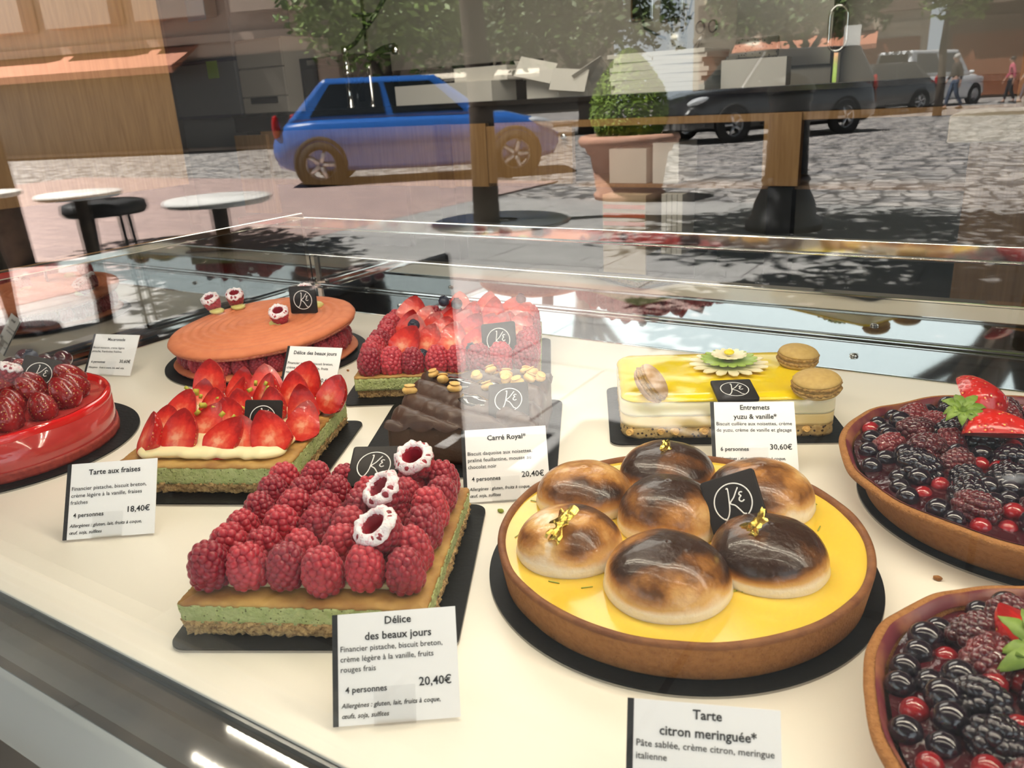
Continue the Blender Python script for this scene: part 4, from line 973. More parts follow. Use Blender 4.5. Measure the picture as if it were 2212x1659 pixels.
cb_ = tag(obj('power_cable', MB().tube([(-2.28, 5.25, 1.55), (-2.22, 5.2, 1.42), (-2.08, 5.1, 1.36), (-1.95, 4.9, 1.33), (-1.86, 4.76, 1.36)], .009, 8), M['black_matt']), 'black power cable drooping from the wall socket to the tin', 'cable')
# under the counter
for k, (x, w, h, mt_, lb) in enumerate(((-2.06, .24, .20, M['paper'], 'grey paper carton on the left of the open counter shelf'), (-1.82, .16, .23, M['carton'], 'white carton with printed lines on the open counter shelf'))):
    it('shelf_carton', lb, 'carton', (x, 4.72, .527+h/2), (w, .3, h), mt_)
sx = thing('striped_carton', 'kraft carton with orange stripes on the floor under the back counter', 'carton', (-2.04, 4.62, 0))
boxo('carton_body', (0, 0, .235), (.28, .3, .47), M['kraft'], sx)
M['orange'] = mat('orange_print', (.62, .12, .03), .6)
for k in range(3): boxo('stripe', (0, -.151, .30+.05*k), (.27, .002, .025), M['orange'], sx)
for k in range(4): it('book', 'pale book standing upright in a row under the back counter', 'book', (-1.80+.033*k, 4.60, .30), (.029, .2, .35), M['paper'], 'books under the back counter')
bk = it('low_bench', 'low dark bench on the floor carrying the books', 'bench', (-1.74, 4.66, .06), (.3, .4, .12), M['black_matt'])
# dark oak service counter at the right
rc = thing('service_counter', 'dark brown service counter with a pale slab top, cut by the right edge', 'counter', (.45, 3.6, 0))
boxo('front', (0, 0, .41), (1.3, .5, .82), M['oak_h'], rc); boxo('slab', (-.02, 0, .865), (1.4, .6, .09), mat('pale_stone', (.66, .56, .40), .5, noise=(30, (.58, .47, .32))), rc, bevel=.004)
rb = it('brown_column', 'dark brown wood column behind the service counter', 'column', (.55, 4.3, 1.4), (1.3, .2, 2.8), M['oak_h'])
cl = thing('added_ceiling_lamp', 'added ceiling lamp casing out of view, over the room light', 'lamp', (-2.2, 3.0, 2.8)); boxo('casing', (0, 0, -.05), (2.7, 1.7, .1), M['alu'], cl)  # unseen casing added to go with the room light

# ------------------------------------------------------------------ the street
def slab_mat(name, c1, c2, cm, sx, sy, mortar, off=.5):
    mt, n, b = nodes(name); v = coords(n)
    br = n.nodes.new('ShaderNodeTexBrick'); br.offset = off
    for k, val in (('Color1', (*c1, 1)), ('Color2', (*c2, 1)), ('Mortar', (*cm, 1)), ('Scale', 1.0), ('Mortar Size', mortar), ('Brick Width', sx), ('Row Height', sy)): br.inputs[k].default_value = val
    n.links.new(v, br.inputs['Vector'])
    t = N(n, 'ShaderNodeTexNoise', Scale=6.0, Detail=5.0); n.links.new(v, t.inputs['Vector'])
    mx = n.nodes.new('ShaderNodeMix'); mx.data_type = 'RGBA'; mx.blend_type = 'MULTIPLY'; mx.inputs[0].default_value = .6
    n.links.new(br.outputs['Color'], mx.inputs[6]); n.links.new(ramp(n, t.outputs[0], [(.3, (.7, .7, .7)), (.7, (1.1, 1.1, 1.1))]), mx.inputs[7])
    n.links.new(mx.outputs[2], b.inputs['Base Color']); b.inputs['Roughness'].default_value = .75
    return mt
M['pave'] = slab_mat('paving_slabs', (.36, .35, .34), (.31, .305, .30), (.16, .15, .15), .9, .6, .008)
M['brick_pave'] = slab_mat('pink_paving', (.42, .30, .27), (.36, .26, .24), (.24, .18, .17), .4, .2, .006)
def cobble_mat():
    mt, n, b = nodes('cobbles'); v = coords(n)
    vo = N(n, 'ShaderNodeTexVoronoi', Scale=4.2, Randomness=.7); vo.feature = 'DISTANCE_TO_EDGE'; n.links.new(v, vo.inputs['Vector'])
    wv = N(n, 'ShaderNodeTexWave', Scale=.55, Distortion=5.0, Detail=2.0); n.links.new(v, wv.inputs['Vector'])
    t = N(n, 'ShaderNodeTexNoise', Scale=2.5, Detail=4.0); n.links.new(v, t.inputs['Vector'])
    c = ramp(n, vo.outputs['Distance'], [(.02, (.10, .095, .09)), (.12, (.40, .385, .37))])
    mx = n.nodes.new('ShaderNodeMix'); mx.data_type = 'RGBA'; mx.blend_type = 'MULTIPLY'; mx.inputs[0].default_value = .8
    n.links.new(c, mx.inputs[6]); n.links.new(ramp(n, t.outputs[0], [(.38, (.45, .45, .48)), (.60, (1.2, 1.15, 1.12))]), mx.inputs[7])
    m2 = n.nodes.new('ShaderNodeMix'); m2.data_type = 'RGBA'; m2.blend_type = 'MULTIPLY'; m2.inputs[0].default_value = .6
    n.links.new(mx.outputs[2], m2.inputs[6]); n.links.new(ramp(n, wv.outputs['Fac'], [(.03, (.55, .55, .56)), (.10, (1, 1, 1))]), m2.inputs[7])
    n.links.new(m2.outputs[2], b.inputs['Base Color']); b.inputs['Roughness'].default_value = .7
    return mt
M['cobble'] = cobble_mat()
def ground(name, x0, x1, y0, y1, z, mt):
    o = struct(name, MB().box(((x0+x1)/2, (y0+y1)/2, z-.05), (x1-x0, y1-y0, .1)), mt); return o
ground('pavement', -40, 20, -7.3, .055, 0, M['pave'])
ground('paving_band', -40, 20, -3.75, -3.1, .004, M['brick_pave'])
ground('paving_band_left', -16, -5.2, -9.0, -.6, .002, M['brick_pave'])
ground('road', -70, 45, -75, -7.3, -.02, M['cobble'])
def leaves_mesh(name, blobs, count, size, mt, seed, hang=0.3):
    rr = random.Random(seed); vs = []; fs = []; tot = sum(b[3]**2 for b in blobs)
    for (x, y, z, r, sq) in [(b[0], b[1], b[2], b[3], b[4]) for b in blobs]:
        for k in range(int(count*r*r/tot)):
            u, w = rr.uniform(-1, 1), rr.uniform(0, 2*pi); q = sqrt(1-u*u); d = r*rr.uniform(.55, 1.06)*(1+.2*sin(w*3+u*4))
            c = Vector((x+d*q*cos(w), y+d*q*sin(w), z+d*u*sq))
            s = size*rr.uniform(.6, 1.3)
            a = Vector((rr.uniform(-1, 1), rr.uniform(-1, 1), rr.uniform(-.7, .5))).normalized(); b = a.cross(Vector((rr.uniform(-1, 1), rr.uniform(-1, 1), rr.uniform(-1, 1)))).normalized()
            i = len(vs); vs += [c-a*s, c+b*s*.45, c+a*s, c-b*s*.45]; fs.append((i, i+1, i+2, i+3))
    me = bpy.data.meshes.new(name); me.from_pydata([tuple(v) for v in vs], [], fs); me.materials.append(mt); me.update(); return me
M['foliage'] = mat('tree_leaves', (.085, .15, .02), .6, noise=(1.2, (.15, .22, .035)))
M['foliage_dark'] = mat('dark_leaves', (.045, .085, .018), .6, noise=(1.5, (.08, .13, .02)))
M['box_leaf'] = mat('clipped_leaves', (.24, .36, .03), .6, noise=(6, (.14, .24, .02)))
M['bark'] = mat('bark', (.09, .065, .045), .9, noise=(14, (.05, .035, .025)), bump=(25, .6, .02))
def tree(label, x, y, h, r, blobs, count, size, mt, seed, group='trees along the street'):
    t = thing('street_tree', label, 'tree', (x, y, 0), 0, group)
    tr = MB(); pts = [(0, 0, 0), (.02, .01, h*.3), (-.03, .02, h*.65), (blobs[0][0]*.3, blobs[0][1]*.3, h)]
    tr.tube(pts, [r*1.15, r, r*.9, r*.7], 12)
    for b in blobs[:5]: tr.tube([(pts[2][0], pts[2][1], h*.75), (b[0]*.6, b[1]*.6, (h+b[2])/2), (b[0], b[1], b[2])], [r*.5, r*.35, r*.12], 7)
    obj('trunk', tr, M['bark'], t)
    place('foliage', leaves_mesh('foliage', blobs, count, size, mt, seed), t); return t
tree('street tree with a slim dark trunk rising from a round grate in the pavement', -4.10, -5.68, 3.4, .105, [(.7, .9, 5.0, 1.2, .6), (1.9, .9, 4.9, 1.1, .6), (.2, 1.6, 5.4, 1.0, .6), (2.6, .2, 5.2, .9, .6)], 5000, .085, M['foliage'], 1)
tree('leafy street tree behind the photographer shading the pavement', .15, -3.3, 2.4, .11, [(-1.5, .9, 3.0, 1.0, .4), (-2.2, .5, 3.2, .8, .4), (-.9, 1.3, 2.95, .55, .4), (-.6, -.4, 3.3, 1.0, .45), (.4, -.6, 3.5, 1.1, .5), (-1.6, -.6, 3.5, .8, .4), (-1.35, 2.1, 3.1, .65, .4), (-1.85, 1.6, 3.1, .62, .4), (-1.1, 1.5, 3.05, .6, .4), (-.5, 2.0, 3.1, .6, .4)], 16000, .085, M['foliage'], 2)
tree('big dark tree across the road left of the tall houses', -18.0, -27, 2.4, .2, [(0, 0, 4.2, 2.6, .8), (2.4, .5, 3.9, 2.0, .8), (-2.4, 0, 3.8, 2.0, .8)], 5200, .16, M['foliage_dark'], 3)
tree('dark tree across the road above the black car', -7.0, -29.5, 2.2, .2, [(0, 0, 4.0, 2.1, .8), (1.4, .5, 3.6, 1.4, .8), (-1.6, 0, 3.7, 1.6, .8)], 4200, .16, M['foliage_dark'], 4)
tree('round leafy tree beside the walking people at the far end', -2.35, -24.5, 2.6, .1, [(0, 0, 3.8, 1.05, 1.2), (.3, .1, 3.1, .8, 1), (.2, 0, 4.6, .8, 1)], 2600, .12, M['foliage'], 5)
tree('wide dark tree across the road above the stacked cartons', -10.6, -20.4, 1.8, .2, [(0, 0, 3.4, 1.9, .9), (1.6, .3, 3.2, 1.4, .9), (-1.7, 0, 3.3, 1.6, .9)], 4600, .13, M['foliage_dark'], 6)
tree('mottled green tree across the road right of the blue car', -14.2, -16.6, 1.8, .2, [(0, 0, 3.4, 1.7, .9), (1.4, .3, 3.2, 1.2, .9), (-1.5, 0, 3.5, 1.4, .9)], 4200, .13, M['foliage'], 7)
tree('leafy tree added out of view at the far left, shading the pavement', -6.7, -2.9, 2.5, .1, [(1.5, .7, 3.1, .75, .4), (.9, .4, 3.2, .7, .4), (.2, .1, 3.4, .9, .5), (-.7, -.2, 3.4, .8, .5)], 6500, .08, M['foliage'], 8)  # extra tree outside the frame, put in for the shade it casts
g = tag(obj('tree_grate', MB().lathe([(.16, 0), (.62, 0), (.62, .012), (.60, .02), (.16, .02)], 64, closed=True), M['steel'], None, (-3.98, -5.72, .005)), 'round iron grate in the pavement around the slim tree trunk', 'grate')
# planter with a clipped shrub
pl_ = thing('planter', 'large round terracotta planter with a rolled rim standing on the pavement', 'planter', (-3.55, -7.55, 0))
obj('pot', MB().lathe([(0, .0), (.36, 0), (.37, .05), (.34, .08), (.375, .30), (.40, .44), (.43, .46), (.455, .52), (.50, .54), (.52, .585), (.50, .63), (.45, .64), (.42, .60), (.40, .55), (0, .55)], 64, closed=True), M['terracotta'], pl_)
sh = thing('clipped_shrub', 'bright green shrub clipped to a rounded cone in the terracotta planter', 'shrub', (-3.55, -7.55, .55))
obj('stem', MB().tube([(0, 0, 0), (0, 0, .35)], .025), M['bark'], sh)
def shrub():
    rr = random.Random(4); vs = []; fs = []
    for k in range(9000):
        t = rr.random(); a = rr.uniform(0, 2*pi); r = (.40*sin(pi*min(1, .18+t*.82))**.75*(1-.25*t)+.02)*rr.uniform(.86, 1.04); c = Vector((r*cos(a), r*sin(a), .03+t*.86))
        s = rr.uniform(.014, .026); u = Vector((rr.uniform(-1, 1), rr.uniform(-1, 1), rr.uniform(-1, 1))).normalized(); w = u.cross(Vector((cos(a), sin(a), .3))).normalized()
        i = len(vs); vs += [tuple(c-u*s), tuple(c+w*s*.6), tuple(c+u*s), tuple(c-w*s*.6)]; fs.append((i, i+1, i+2, i+3))
    me = bpy.data.meshes.new('foliage'); me.from_pydata(vs, [], fs); me.materials.append(M['box_leaf']); return me
place('foliage', shrub(), sh)
# cast-iron bollard
M['iron'] = mat('cast_iron', (.02, .02, .022), .45)
bo = thing('bollard', 'big dark cast-iron bollard with a flared fluted foot on the pavement', 'bollard', (-1.56, -5.95, 0))
obj('foot', MB().lathe([(.28, 0), (.28, .06), (.24, .10), (.22, .20), (.175, .30), (.165, .34), (.18, .36), (.165, .39), (0, .39)], 40), M['iron'], bo)
obj('shaft', MB().lathe([(.155, .38), (.14, .9), (.155, .92), (.155, .96), (.14, .98)], 32), M['iron'], bo)
obj('cap', MB().lathe([(.16, .97), (.17, 1.0), (.13, 1.07), (.05, 1.11), (0, 1.12)], 32), M['iron'], bo)
# bistro tables
def table(x, y, r, label):
    t = thing('bistro_table', label, 'table', (x, y, 0), 0, 'round white bistro tables on the pavement')
    obj('tabletop', MB().lathe([(0, .715), (r-.01, .715), (r, .722), (r, .733), (r-.006, .74), (0, .74)], 64, closed=True), M['white_choc'] if 0 else mat('white_tabletop', (.8, .79, .77), .3), t)
    obj('pedestal', MB().lathe([(.035, .02), (.03, .1), (.045, .35), (.03, .45), (.035, .715)], 20), M['bark'], t)
    obj('foot_plate', MB().lathe([(0, 0), (.22, 0), (.21, .025), (.05, .04), (0, .04)], 32), M['iron'], t)
table(-2.72, -1.76, .205, 'nearest white round bistro table on a brown pedestal, reflected right of the oak partition')
table(-3.75, -1.80, .185, 'white round bistro table in the middle of the three reflected tables')
table(-4.45, -1.70, .185, 'farthest white round bistro table, reflected at the left edge')
st_ = thing('stool', 'round black padded stool under the middle white bistro table', 'stool', (-3.98, -2.05, 0))
obj('seat', MB().lathe([(0, .60), (.19, .60), (.205, .62), (.20, .655), (.17, .665), (0, .665)], 40), M['black_matt'], st_)
for k in range(4): obj('leg', MB().tube([(.16*cos(k*pi/2), .16*sin(k*pi/2), 0), (.12*cos(k*pi/2), .12*sin(k*pi/2), .61)], .013), M['iron'], st_)

# cafe windbreak standing square to the shop front
ws = thing('terrace_screen', 'low black terrace windbreak standing square to the shop front', 'screen', (-1.48, -.87, 0))
obj('panel', MB().box((0, 0, .315), (.03, 1.40, .55)), M['black_matt'], ws, smooth=False); obj('frame', MB().tube([(0, -.71, .02), (0, -.71, .6), (0, .71, .6), (0, .71, .02)], .018, 8), M['iron'], ws)
for y in (-.55, .55): obj('foot', MB().box((0, y, .015), (.34, .06, .03)), M['iron'], ws, smooth=False)

# cars
M['tyre'] = mat('tyre', (.012, .012, .012), .8); M['rim'] = mat('alloy_rim', (.6, .6, .62), .3, .8); M['car_glass'] = mat('car_glass', (.012, .016, .02), .05, spec=.8)
M['lamp_clear'] = mat('headlamp', (.7, .72, .75), .1, .3); M['lamp_red'] = mat('tail_lamp', (.35, .01, .01), .15); M['plate'] = mat('number_plate', (.75, .75, .72), .5)
def car(name, label, cat, loc, rz, L, Wd, H, paint, wb, hood=.95, zsh=.92, cabin=(.95, .25, -1.2, -1.75), wr=.32):
    t = thing(name, label, cat, (loc[0], loc[1], -.02), rz, 'vehicles parked along the cobbled road')
    x0, x1 = -L/2, L/2; hw = Wd/2
    st = [(x0, .42, .62, .80), (x0+.06, .30, zsh-.16, .90), (x0+.25, .24, zsh, .97), (-wb/2, .22, zsh+.02, 1), (0, .20, zsh, 1), (cabin[0]-.15, .20, zsh-.02, 1), (x1-.75, .22, hood-.05, .98), (x1-.32, .24, hood-.16, .92), (x1-.08, .28, hood-.32, .82), (x1, .40, .56, .70)]
    b = MB(); vs = []
    for (x, zl, zt, k) in st:
        w = hw*k; ring = [(-w*.86, zl), (-w*.98, zl+.08), (-w, (zl+zt)/2), (-w*.97, zt-.07), (-w*.86, zt), (0, zt+.025), (w*.86, zt), (w*.97, zt-.07), (w, (zl+zt)/2), (w*.98, zl+.08), (w*.86, zl)]
        vs += [(x, y, z) for y, z in ring]
    n = 11; fs = [(j*n+i, j*n+(i+1) % n, (j+1)*n+(i+1) % n, (j+1)*n+i) for j in range(len(st)-1) for i in range(n)]
    fs += [tuple(range(n)), tuple((len(st)-1)*n+i for i in range(n-1, -1, -1))]
    b.add(vs, fs); obj('body', b, paint, t)
    xf, tf, tr_, xr = cabin; wb_, wt = hw*.88, hw*.70
    c8 = [(xr, -wb_, zsh-.02), (xf, -wb_, zsh-.04), (xf, wb_, zsh-.04), (xr, wb_, zsh-.02), (tr_, -wt, H), (tf, -wt, H-.02), (tf, wt, H-.02), (tr_, wt, H)]
    cabm = obj('cabin', MB().add(c8, [(3, 2, 1, 0), (4, 5, 6, 7), (0, 1, 5, 4), (1, 2, 6, 5), (2, 3, 7, 6), (3, 0, 4, 7)]), paint, t, smooth=False, bevel=.06)
    V = [Vector(p) for p in c8]
    def pane(a, b_, c, d, u0, u1, v0, v1, nm):
        f = lambda u, v: (V[a].lerp(V[b_], u)).lerp(V[d].lerp(V[c], u), v)
        q = [f(u0, v0), f(u1, v0), f(u1, v1), f(u0, v1)]; nr = (q[1]-q[0]).cross(q[3]-q[0]).normalized()
        obj(nm, MB().add([p+nr*.012 for p in q]+[p-nr*.01 for p in q], [(0, 1, 2, 3), (7, 6, 5, 4), (0, 4, 5, 1), (1, 5, 6, 2), (2, 6, 7, 3), (3, 7, 4, 0)]), M['car_glass'], t, smooth=False)
    pane(1, 2, 6, 5, .07, .93, .12, .90, 'windscreen'); pane(3, 0, 4, 7, .1, .9, .15, .88, 'rear_window')
    for (a, b_, c, d, fl_) in ((0, 1, 5, 4, 0), (2, 3, 7, 6, 1)):
        for (u0, u1) in ((.10, .47), (.51, .90)): pane(a, b_, c, d, u0, u1, .14, .86, 'side_window')
    for sx_ in (-1, 1):
        for sy_ in (-1, 1):
            w_ = place('wheel', None, t, (sx_*wb/2, sy_*(hw-.09), wr))
            obj('tyre', MB().lathe([(wr*.64, -.1), (wr*.95, -.105), (wr, -.06), (wr, .06), (wr*.95, .105), (wr*.64, .1)], 32, closed=True), M['tyre'], w_, (0, 0, 0), (pi/2, 0, 0))
            rb_ = MB().lathe([(wr*.67, -.09), (wr*.67, .09), (wr*.60, .08), (wr*.60, -.08), (wr*.67, -.09)], 32, closed=True)
            for k in range(5):
                a = 2*pi*k/5; rb_.tube([(.03*cos(a), .03*sin(a), -sy_*.085), (wr*.63*cos(a), wr*.63*sin(a), -sy_*.07)], [.035, .03], 6)
            obj('rim', rb_, M['rim'], w_, (0, 0, 0), (pi/2, 0, 0))
            obj('wheel_arch', MB().lathe([(wr*1.0, -.01), (wr*1.16, -.01), (wr*1.16, .012), (wr*1.0, .012)], 32, closed=True), M['tyre'], t, (sx_*wb/2, sy_*(hw-.004), wr+.01), (pi/2, 0, 0))
    for sy_ in (-1, 1):
        obj('headlamp', MB().sphere((0, 0, 0), 1, 16, 8, (.22, .14, .075)), M['lamp_clear'], t, (x1-.26, sy_*hw*.72, hood-.22), (0, .25, -sy_*.5))
        obj('tail_lamp', MB().sphere((0, 0, 0), 1, 12, 8, (.06, .07, .17)), M['lamp_red'], t, (x0+.09, sy_*hw*.84, zsh-.06))
        obj('door_mirror', MB().sphere((0, 0, 0), 1, 12, 8, (.06, .09, .06)), paint, t, (cabin[0]-.28, sy_*(hw+.06), zsh+.06))
    boxo('number_plate', (x0-.005, 0, .62), (.02, .5, .11), M['plate'], t); boxo('front_grille', (x1-.02, 0, .46), (.06, Wd*.45, .12), M['tyre'], t)
    return t
def paint(name, c, r=.25): return mat(name, c, r, 0, coat=1)
BLUEP = paint('blue_car_paint', (.02, .13, .48)); BLK = paint('black_car_paint', (.012, .012, .014)); GRY = paint('dark_grey_car_paint', (.05, .05, .05)); WHT = paint('white_car_paint', (.75, .77, .8))
HD = atan2(-1.647, 2.188)
car('car', 'bright blue hatchback parked across the pavement, seen side on', 'car', (-7.86, -9.55), HD, 4.05, 1.72, 1.45, BLUEP, 2.73, .93, .90, (1.05, .30, -1.25, -1.8))
car('car', 'black estate car parked behind the terracotta planter', 'car', (-5.0, -17.6), atan2(-.80, .60)+pi, 4.6, 1.85, 1.72, BLK, 2.75, 1.02, 1.02, (1.15, .45, -1.9, -2.25), .34)
car('car', 'dark grey hatchback parked beyond the black estate', 'car', (-4.6, -27.0), atan2(-.8, .6)+pi, 4.2, 1.75, 1.45, GRY, 2.6, .95, .92, (1.05, .30, -1.3, -1.85))
car('van', 'small white van parked with its rear doors toward the shop', 'van', (-3.55, -33.2), radians(-62), 4.4, 1.8, 1.85, WHT, 2.7, 1.05, 1.02, (1.2, .55, -2.0, -2.15))

# houses
def facade(name, label, cx, cy, rz, Wd, Hh, D, mt, cols, floors, ground_mt, awn=None, pier=None):
    t = thing(name, label, 'building', (cx, cy, 0), rz, 'houses across the street')
    boxo('wall', (0, D/2, Hh/2), (Wd, D, Hh), mt, t)
    boxo('shopfront', (0, -.03, 1.35), (Wd*.94, .06, 2.5), ground_mt, t)
    boxo('cornice', (0, -.12, Hh-.2), (Wd+.2, .3, .3), mt, t); boxo('string_course', (0, -.08, 3.1), (Wd, .2, .22), mt, t)
    if awn: obj('awning', MB().add([(-Wd*.3, 0, 3.0), (Wd*.3, 0, 3.0), (Wd*.3, -1.4, 2.4), (-Wd*.3, -1.4, 2.4), (-Wd*.3, 0, 2.95), (Wd*.3, 0, 2.95), (Wd*.3, -1.4, 2.2), (-Wd*.3, -1.4, 2.2)], [(0, 1, 2, 3), (4, 7, 6, 5), (3, 2, 6, 7), (0, 3, 7, 4), (1, 5, 6, 2)]), awn, t, smooth=False)
    fh = (Hh-3.4)/floors
    for f in range(floors):
        for c in range(cols):
            x = (c+.5)/cols*Wd-Wd/2; z = 3.5+fh*(f+.5)
            w_ = boxo('window', (x, -.03, z), (Wd/cols*.62, .08, fh*.72), M['white_choc'], t)
            boxo('pane', (0, -.03, 0), (Wd/cols*.52, .04, fh*.62), M['car_glass'], w_)
            boxo('balcony', (0, -.35, -fh*.30), (Wd/cols*.74, .6, fh*.30), pier or mt, w_)
    return t
BE = mat('beige_render', (.44, .38, .30), .85); PK = mat('pink_render', (.52, .38, .30), .85); BRN = mat('brown_render', (.16, .11, .08), .85)
SH1 = mat('dark_shopfront', (.08, .07, .06), .3); SH2 = mat('orange_shopfront', (.22, .075, .03), .6); AW = mat('cream_awning', (.62, .55, .45), .8); AWR = mat('brick_awning', (.42, .17, .10), .8)
facade('house', 'pinkish house with a brick red awning, reflected on the oak partition', -27.5, -14.5, radians(163), 22, 10, 6, PK, 7, 2, SH1, AWR, PK)
facade('house', 'beige house with brown balconies behind the white van', -9.5, -40, radians(180-8), 10, 9.5, 6, BE, 4, 2, SH2, AWR, BRN)
facade('house', 'dark brown house with wide balconies at the far right', 1.5, -41, radians(180+4), 11, 9.5, 6, BRN, 3, 2, SH2, None, BRN)
facade('house', 'long beige house across the road behind the dark trees', -34, -44, radians(150), 24, 9, 6, BE, 9, 2, SH1, AW, BE)
rs = thing('road_sign', 'small rectangular road sign on a thin pole beside the grey hatchback', 'sign', (-4.55, -24.2, 0))
obj('pole', MB().tube([(0, 0, 0), (0, 0, 2.3)], .03), M['alu'], rs); boxo('sign_plate', (0, .05, 2.1), (.42, .02, .55), M['plate'], rs)

# ------------------------------------------------------------------ people
def person(label, loc, rz, height, J, top, bottom, skin, hair, group=None, extra=None):
    """J: joint positions for a 1.75 m figure; the body is one skinned surface, clothes are shells on it"""
    t = thing('person', label, 'person', loc, rz, group); s = height/1.75
    def skinmesh(chain, edges, sub=1):
        me = bpy.data.meshes.new('body'); me.from_pydata([c[0] for c in chain], edges and [e for e in edges], [])
        o = bpy.data.objects.new('tmp', me); COL.objects.link(o)
        m1 = o.modifiers.new('skin', 'SKIN'); m1.use_smooth_shade = True
        for i, c in enumerate(chain): me.skin_vertices[0].data[i].radius = (c[1], c[2] if len(c) > 2 else c[1])
        me.skin_vertices[0].data[0].use_root = True
        m2 = o.modifiers.new('sub', 'SUBSURF'); m2.levels = m2.render_levels = sub
        dg = bpy.context.evaluated_depsgraph_get(); dg.update()
        r = bpy.data.meshes.new_from_object(o.evaluated_get(dg)); bpy.data.objects.remove(o); bpy.data.meshes.remove(me)
        r.polygons.foreach_set('use_smooth', [True]*len(r.polygons)); return r
    def put(nm, chain, edges, mt, sub=1):
        r = skinmesh(chain, edges, sub); r.materials.clear(); r.materials.append(mt); return place(nm, r, t, scale=s)
    P = J
    ch = [(P['pelvis'], .12, .10), (P['waist'], .115, .09), (P['chest'], .14, .10), (P['neck0'], .06), (P['neck1'], .052), (P['head'], .085, .1), (P['crown'], .07, .08)]
    ed = [(0, 1), (1, 2), (2, 3), (3, 4), (4, 5), (5, 6)]
    for sd in 'LR':
        i = len(ch); ch += [(P['sh'+sd], .065), (P['el'+sd], .042), (P['wr'+sd], .027), (P['pa'+sd], .036, .018)]
        ed += [(2, i), (i, i+1), (i+1, i+2), (i+2, i+3)]
        a = Vector(P['pa'+sd]); d = (a-Vector(P['wr'+sd])).normalized(); sv = d.cross(Vector((0, 0, 1)) if abs(d.z) < .8 else Vector((1, 0, 0))).normalized()
        for q in range(4):
            k = len(ch); b0 = a+sv*(q-1.5)*.019+d*.03; L = (.055, .066, .06, .045)[q]
            ch += [(tuple(b0), .009), (tuple(b0+d*L*.6+Vector((0, 0, -.012))), .008), (tuple(b0+d*L*.85+Vector((0, 0, -.03))), .007)]; ed += [(i+3, k), (k, k+1), (k+1, k+2)]
        k = len(ch); ch += [(tuple(a-sv*.04+d*.005), .011), (tuple(a-sv*.055+d*.035), .009)]; ed += [(i+3, k), (k, k+1)]
        i = len(ch); ch += [(P['hip'+sd], .085), (P['kn'+sd], .058), (P['an'+sd], .038), (P['to'+sd], .035, .025)]
        ed += [(0, i), (i, i+1), (i+1, i+2), (i+2, i+3)]
    body = put('body', ch, ed, skin)
    hd = Vector(P['head']); f = Vector((0, 1, 0))
    fc = MB().sphere(hd+f*.098+Vector((0, 0, -.01)), .014, 8, 6, (.8, 1.2, 1.5))
    obj('nose', fc, skin, t).scale = (s,)*3
    for e in (-1, 1):
        obj('eye', MB().sphere(hd+f*.088+Vector((e*.032, 0, .018)), .011, 8, 6), M['white_print'], t).scale = (s,)*3
        obj('ear', MB().sphere(hd+Vector((e*.084, -.005, 0)), .02, 8, 6, (.4, .8, 1.4)), skin, t).scale = (s,)*3
    obj('mouth', MB().sphere(hd+f*.090+Vector((0, 0, -.048)), .018, 8, 6, (1.2, .4, .3)), M['lamp_red'], t).scale = (s,)*3
    obj('hair', MB().sphere(hd+Vector((0, -.018, .045)), .105, 18, 12, (.9, 1, .95)), hair, t).scale = (s,)*3
    tc = [(P['pelvis'], .15, .125), (P['waist'], .145, .115), (P['chest'], .165, .125), (P['neck0'], .075)]; te = [(0, 1), (1, 2), (2, 3)]
    for sd in 'LR':
        i = len(tc); w = Vector(P['wr'+sd]).lerp(Vector(P['el'+sd]), .15); tc += [(P['sh'+sd], .085), (P['el'+sd], .058), (tuple(w), .042)]; te += [(2, i), (i, i+1), (i+1, i+2)]
    if extra: tc.append((extra[0], extra[1], extra[2])); te.append((0, len(tc)-1))
    put('coat', tc, te, top)
    bc = [(tuple(Vector(P['pelvis'])+Vector((0, 0, .06))), .135, .115), (P['pelvis'], .14, .12)]; be = [(0, 1)]
    for sd in 'LR':
        i = len(bc); bc += [(P['hip'+sd], .105), (P['kn'+sd], .075), (tuple(Vector(P['an'+sd])+Vector((0, 0, .03))), .055)]; be += [(1, i), (i, i+1), (i+1, i+2)]
        a = Vector(P['an'+sd]); o = Vector(P['to'+sd])
        obj('shoe', MB().sphere(((a+o)/2)*1.0+Vector((0, 0, -.028)), 1, 14, 8, (.05, .145, .045)), M['black_matt'], t).scale = (s,)*3
    put('trousers', bc, be, bottom)
    return t
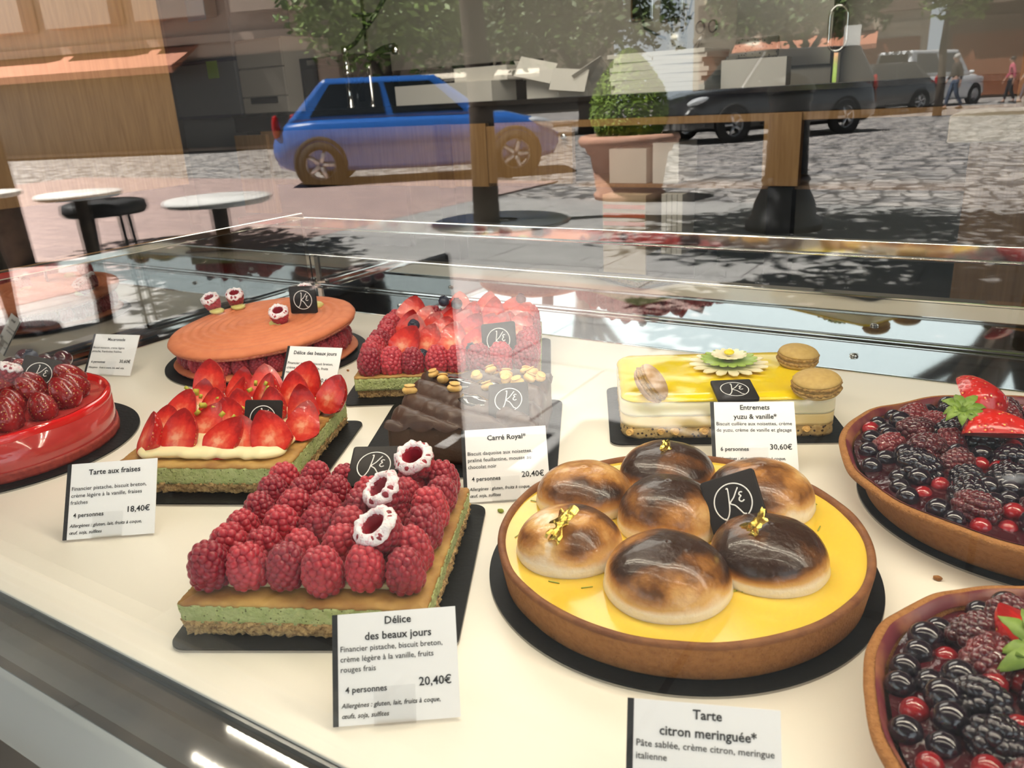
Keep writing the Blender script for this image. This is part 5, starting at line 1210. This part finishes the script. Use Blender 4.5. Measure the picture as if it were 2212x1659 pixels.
def walk(step=.22, arm=.12):
    return dict(pelvis=(0, 0, .94), waist=(0, .01, 1.12), chest=(0, .02, 1.32), neck0=(0, .02, 1.47), neck1=(0, .03, 1.52), head=(0, .045, 1.62), crown=(0, .03, 1.70),
        shL=(-.17, .02, 1.41), elL=(-.22, arm*.2, 1.13), wrL=(-.22, arm*1.6, .90), paL=(-.22, arm*1.9, .82), shR=(.17, .02, 1.41), elR=(.22, -arm*.6, 1.13), wrR=(.23, -arm*.5, .88), paR=(.23, -arm*.4, .80),
        hipL=(-.09, 0, .86), knL=(-.10, step*.55, .48), anL=(-.10, step*.9, .085), toL=(-.10, step*.9+.15, .035), hipR=(.09, 0, .86), knR=(.10, -step*.1, .48), anR=(.10, -step*1.1, .10), toR=(.10, -step*1.1+.14, .04))
SK = mat('skin', (.55, .33, .24), .5, sss=.1); HR = mat('dark_hair', (.03, .02, .015), .6); HG = mat('grey_hair', (.4, .38, .36), .6)
CT = mat('dark_coat', (.035, .025, .022), .8); JN = mat('blue_jeans', (.06, .085, .14), .8); DK = mat('dark_trousers', (.02, .02, .025), .8)
PKT = mat('pink_top', (.55, .10, .16), .8); LT = mat('light_top', (.5, .46, .42), .8)
person('person with grey hair in a dark jacket and jeans walking beside the white van', (-2.42, -29.6, -.02), radians(60), 1.62, walk(), CT, JN, SK, HG)
person('person in a pink top walking behind the one in the dark jacket', (-1.05, -33.6, -.02), radians(80), 1.5, walk(.16), PKT, DK, SK, HR)
person('person in a pale top walking last at the far end of the street', (-.55, -33.4, -.02), radians(80), 1.5, walk(.18), LT, JN, SK, HR)
# the photographer, seen in the glass at the right edge: stands with both hands forward around a phone
ph = dict(pelvis=(0, -.02, .92), waist=(0, 0, 1.08), chest=(0, .02, 1.27), neck0=(0, .05, 1.42), neck1=(0, .08, 1.47), head=(0, .12, 1.56), crown=(0, .12, 1.64),
    shL=(-.17, .03, 1.36), elL=(-.21, .12, 1.10), wrL=(-.075, .255, 1.07), paL=(-.05, .285, 1.075), shR=(.17, .03, 1.36), elR=(.22, .10, 1.10), wrR=(.09, .245, 1.05), paR=(.055, .28, 1.055),
    hipL=(-.09, -.02, .85), knL=(-.10, .0, .47), anL=(-.10, -.02, .085), toL=(-.10, .12, .035), hipR=(.09, -.02, .85), knR=(.10, .0, .47), anR=(.10, -.02, .085), toR=(.10, .12, .035))
person('person in a dark coat standing close to the glass and holding up a phone', (.25, -.47, 0), 0, 1.66, ph, CT, DK, SK, HR, None, ((0, -.02, .45), .24, .17))
pn = tag(boxo('phone', (.085, -.022, 1.045), (.145, .008, .072), M['black_gloss'], None, 0, .002), 'black phone held sideways by the person at the glass', 'phone')
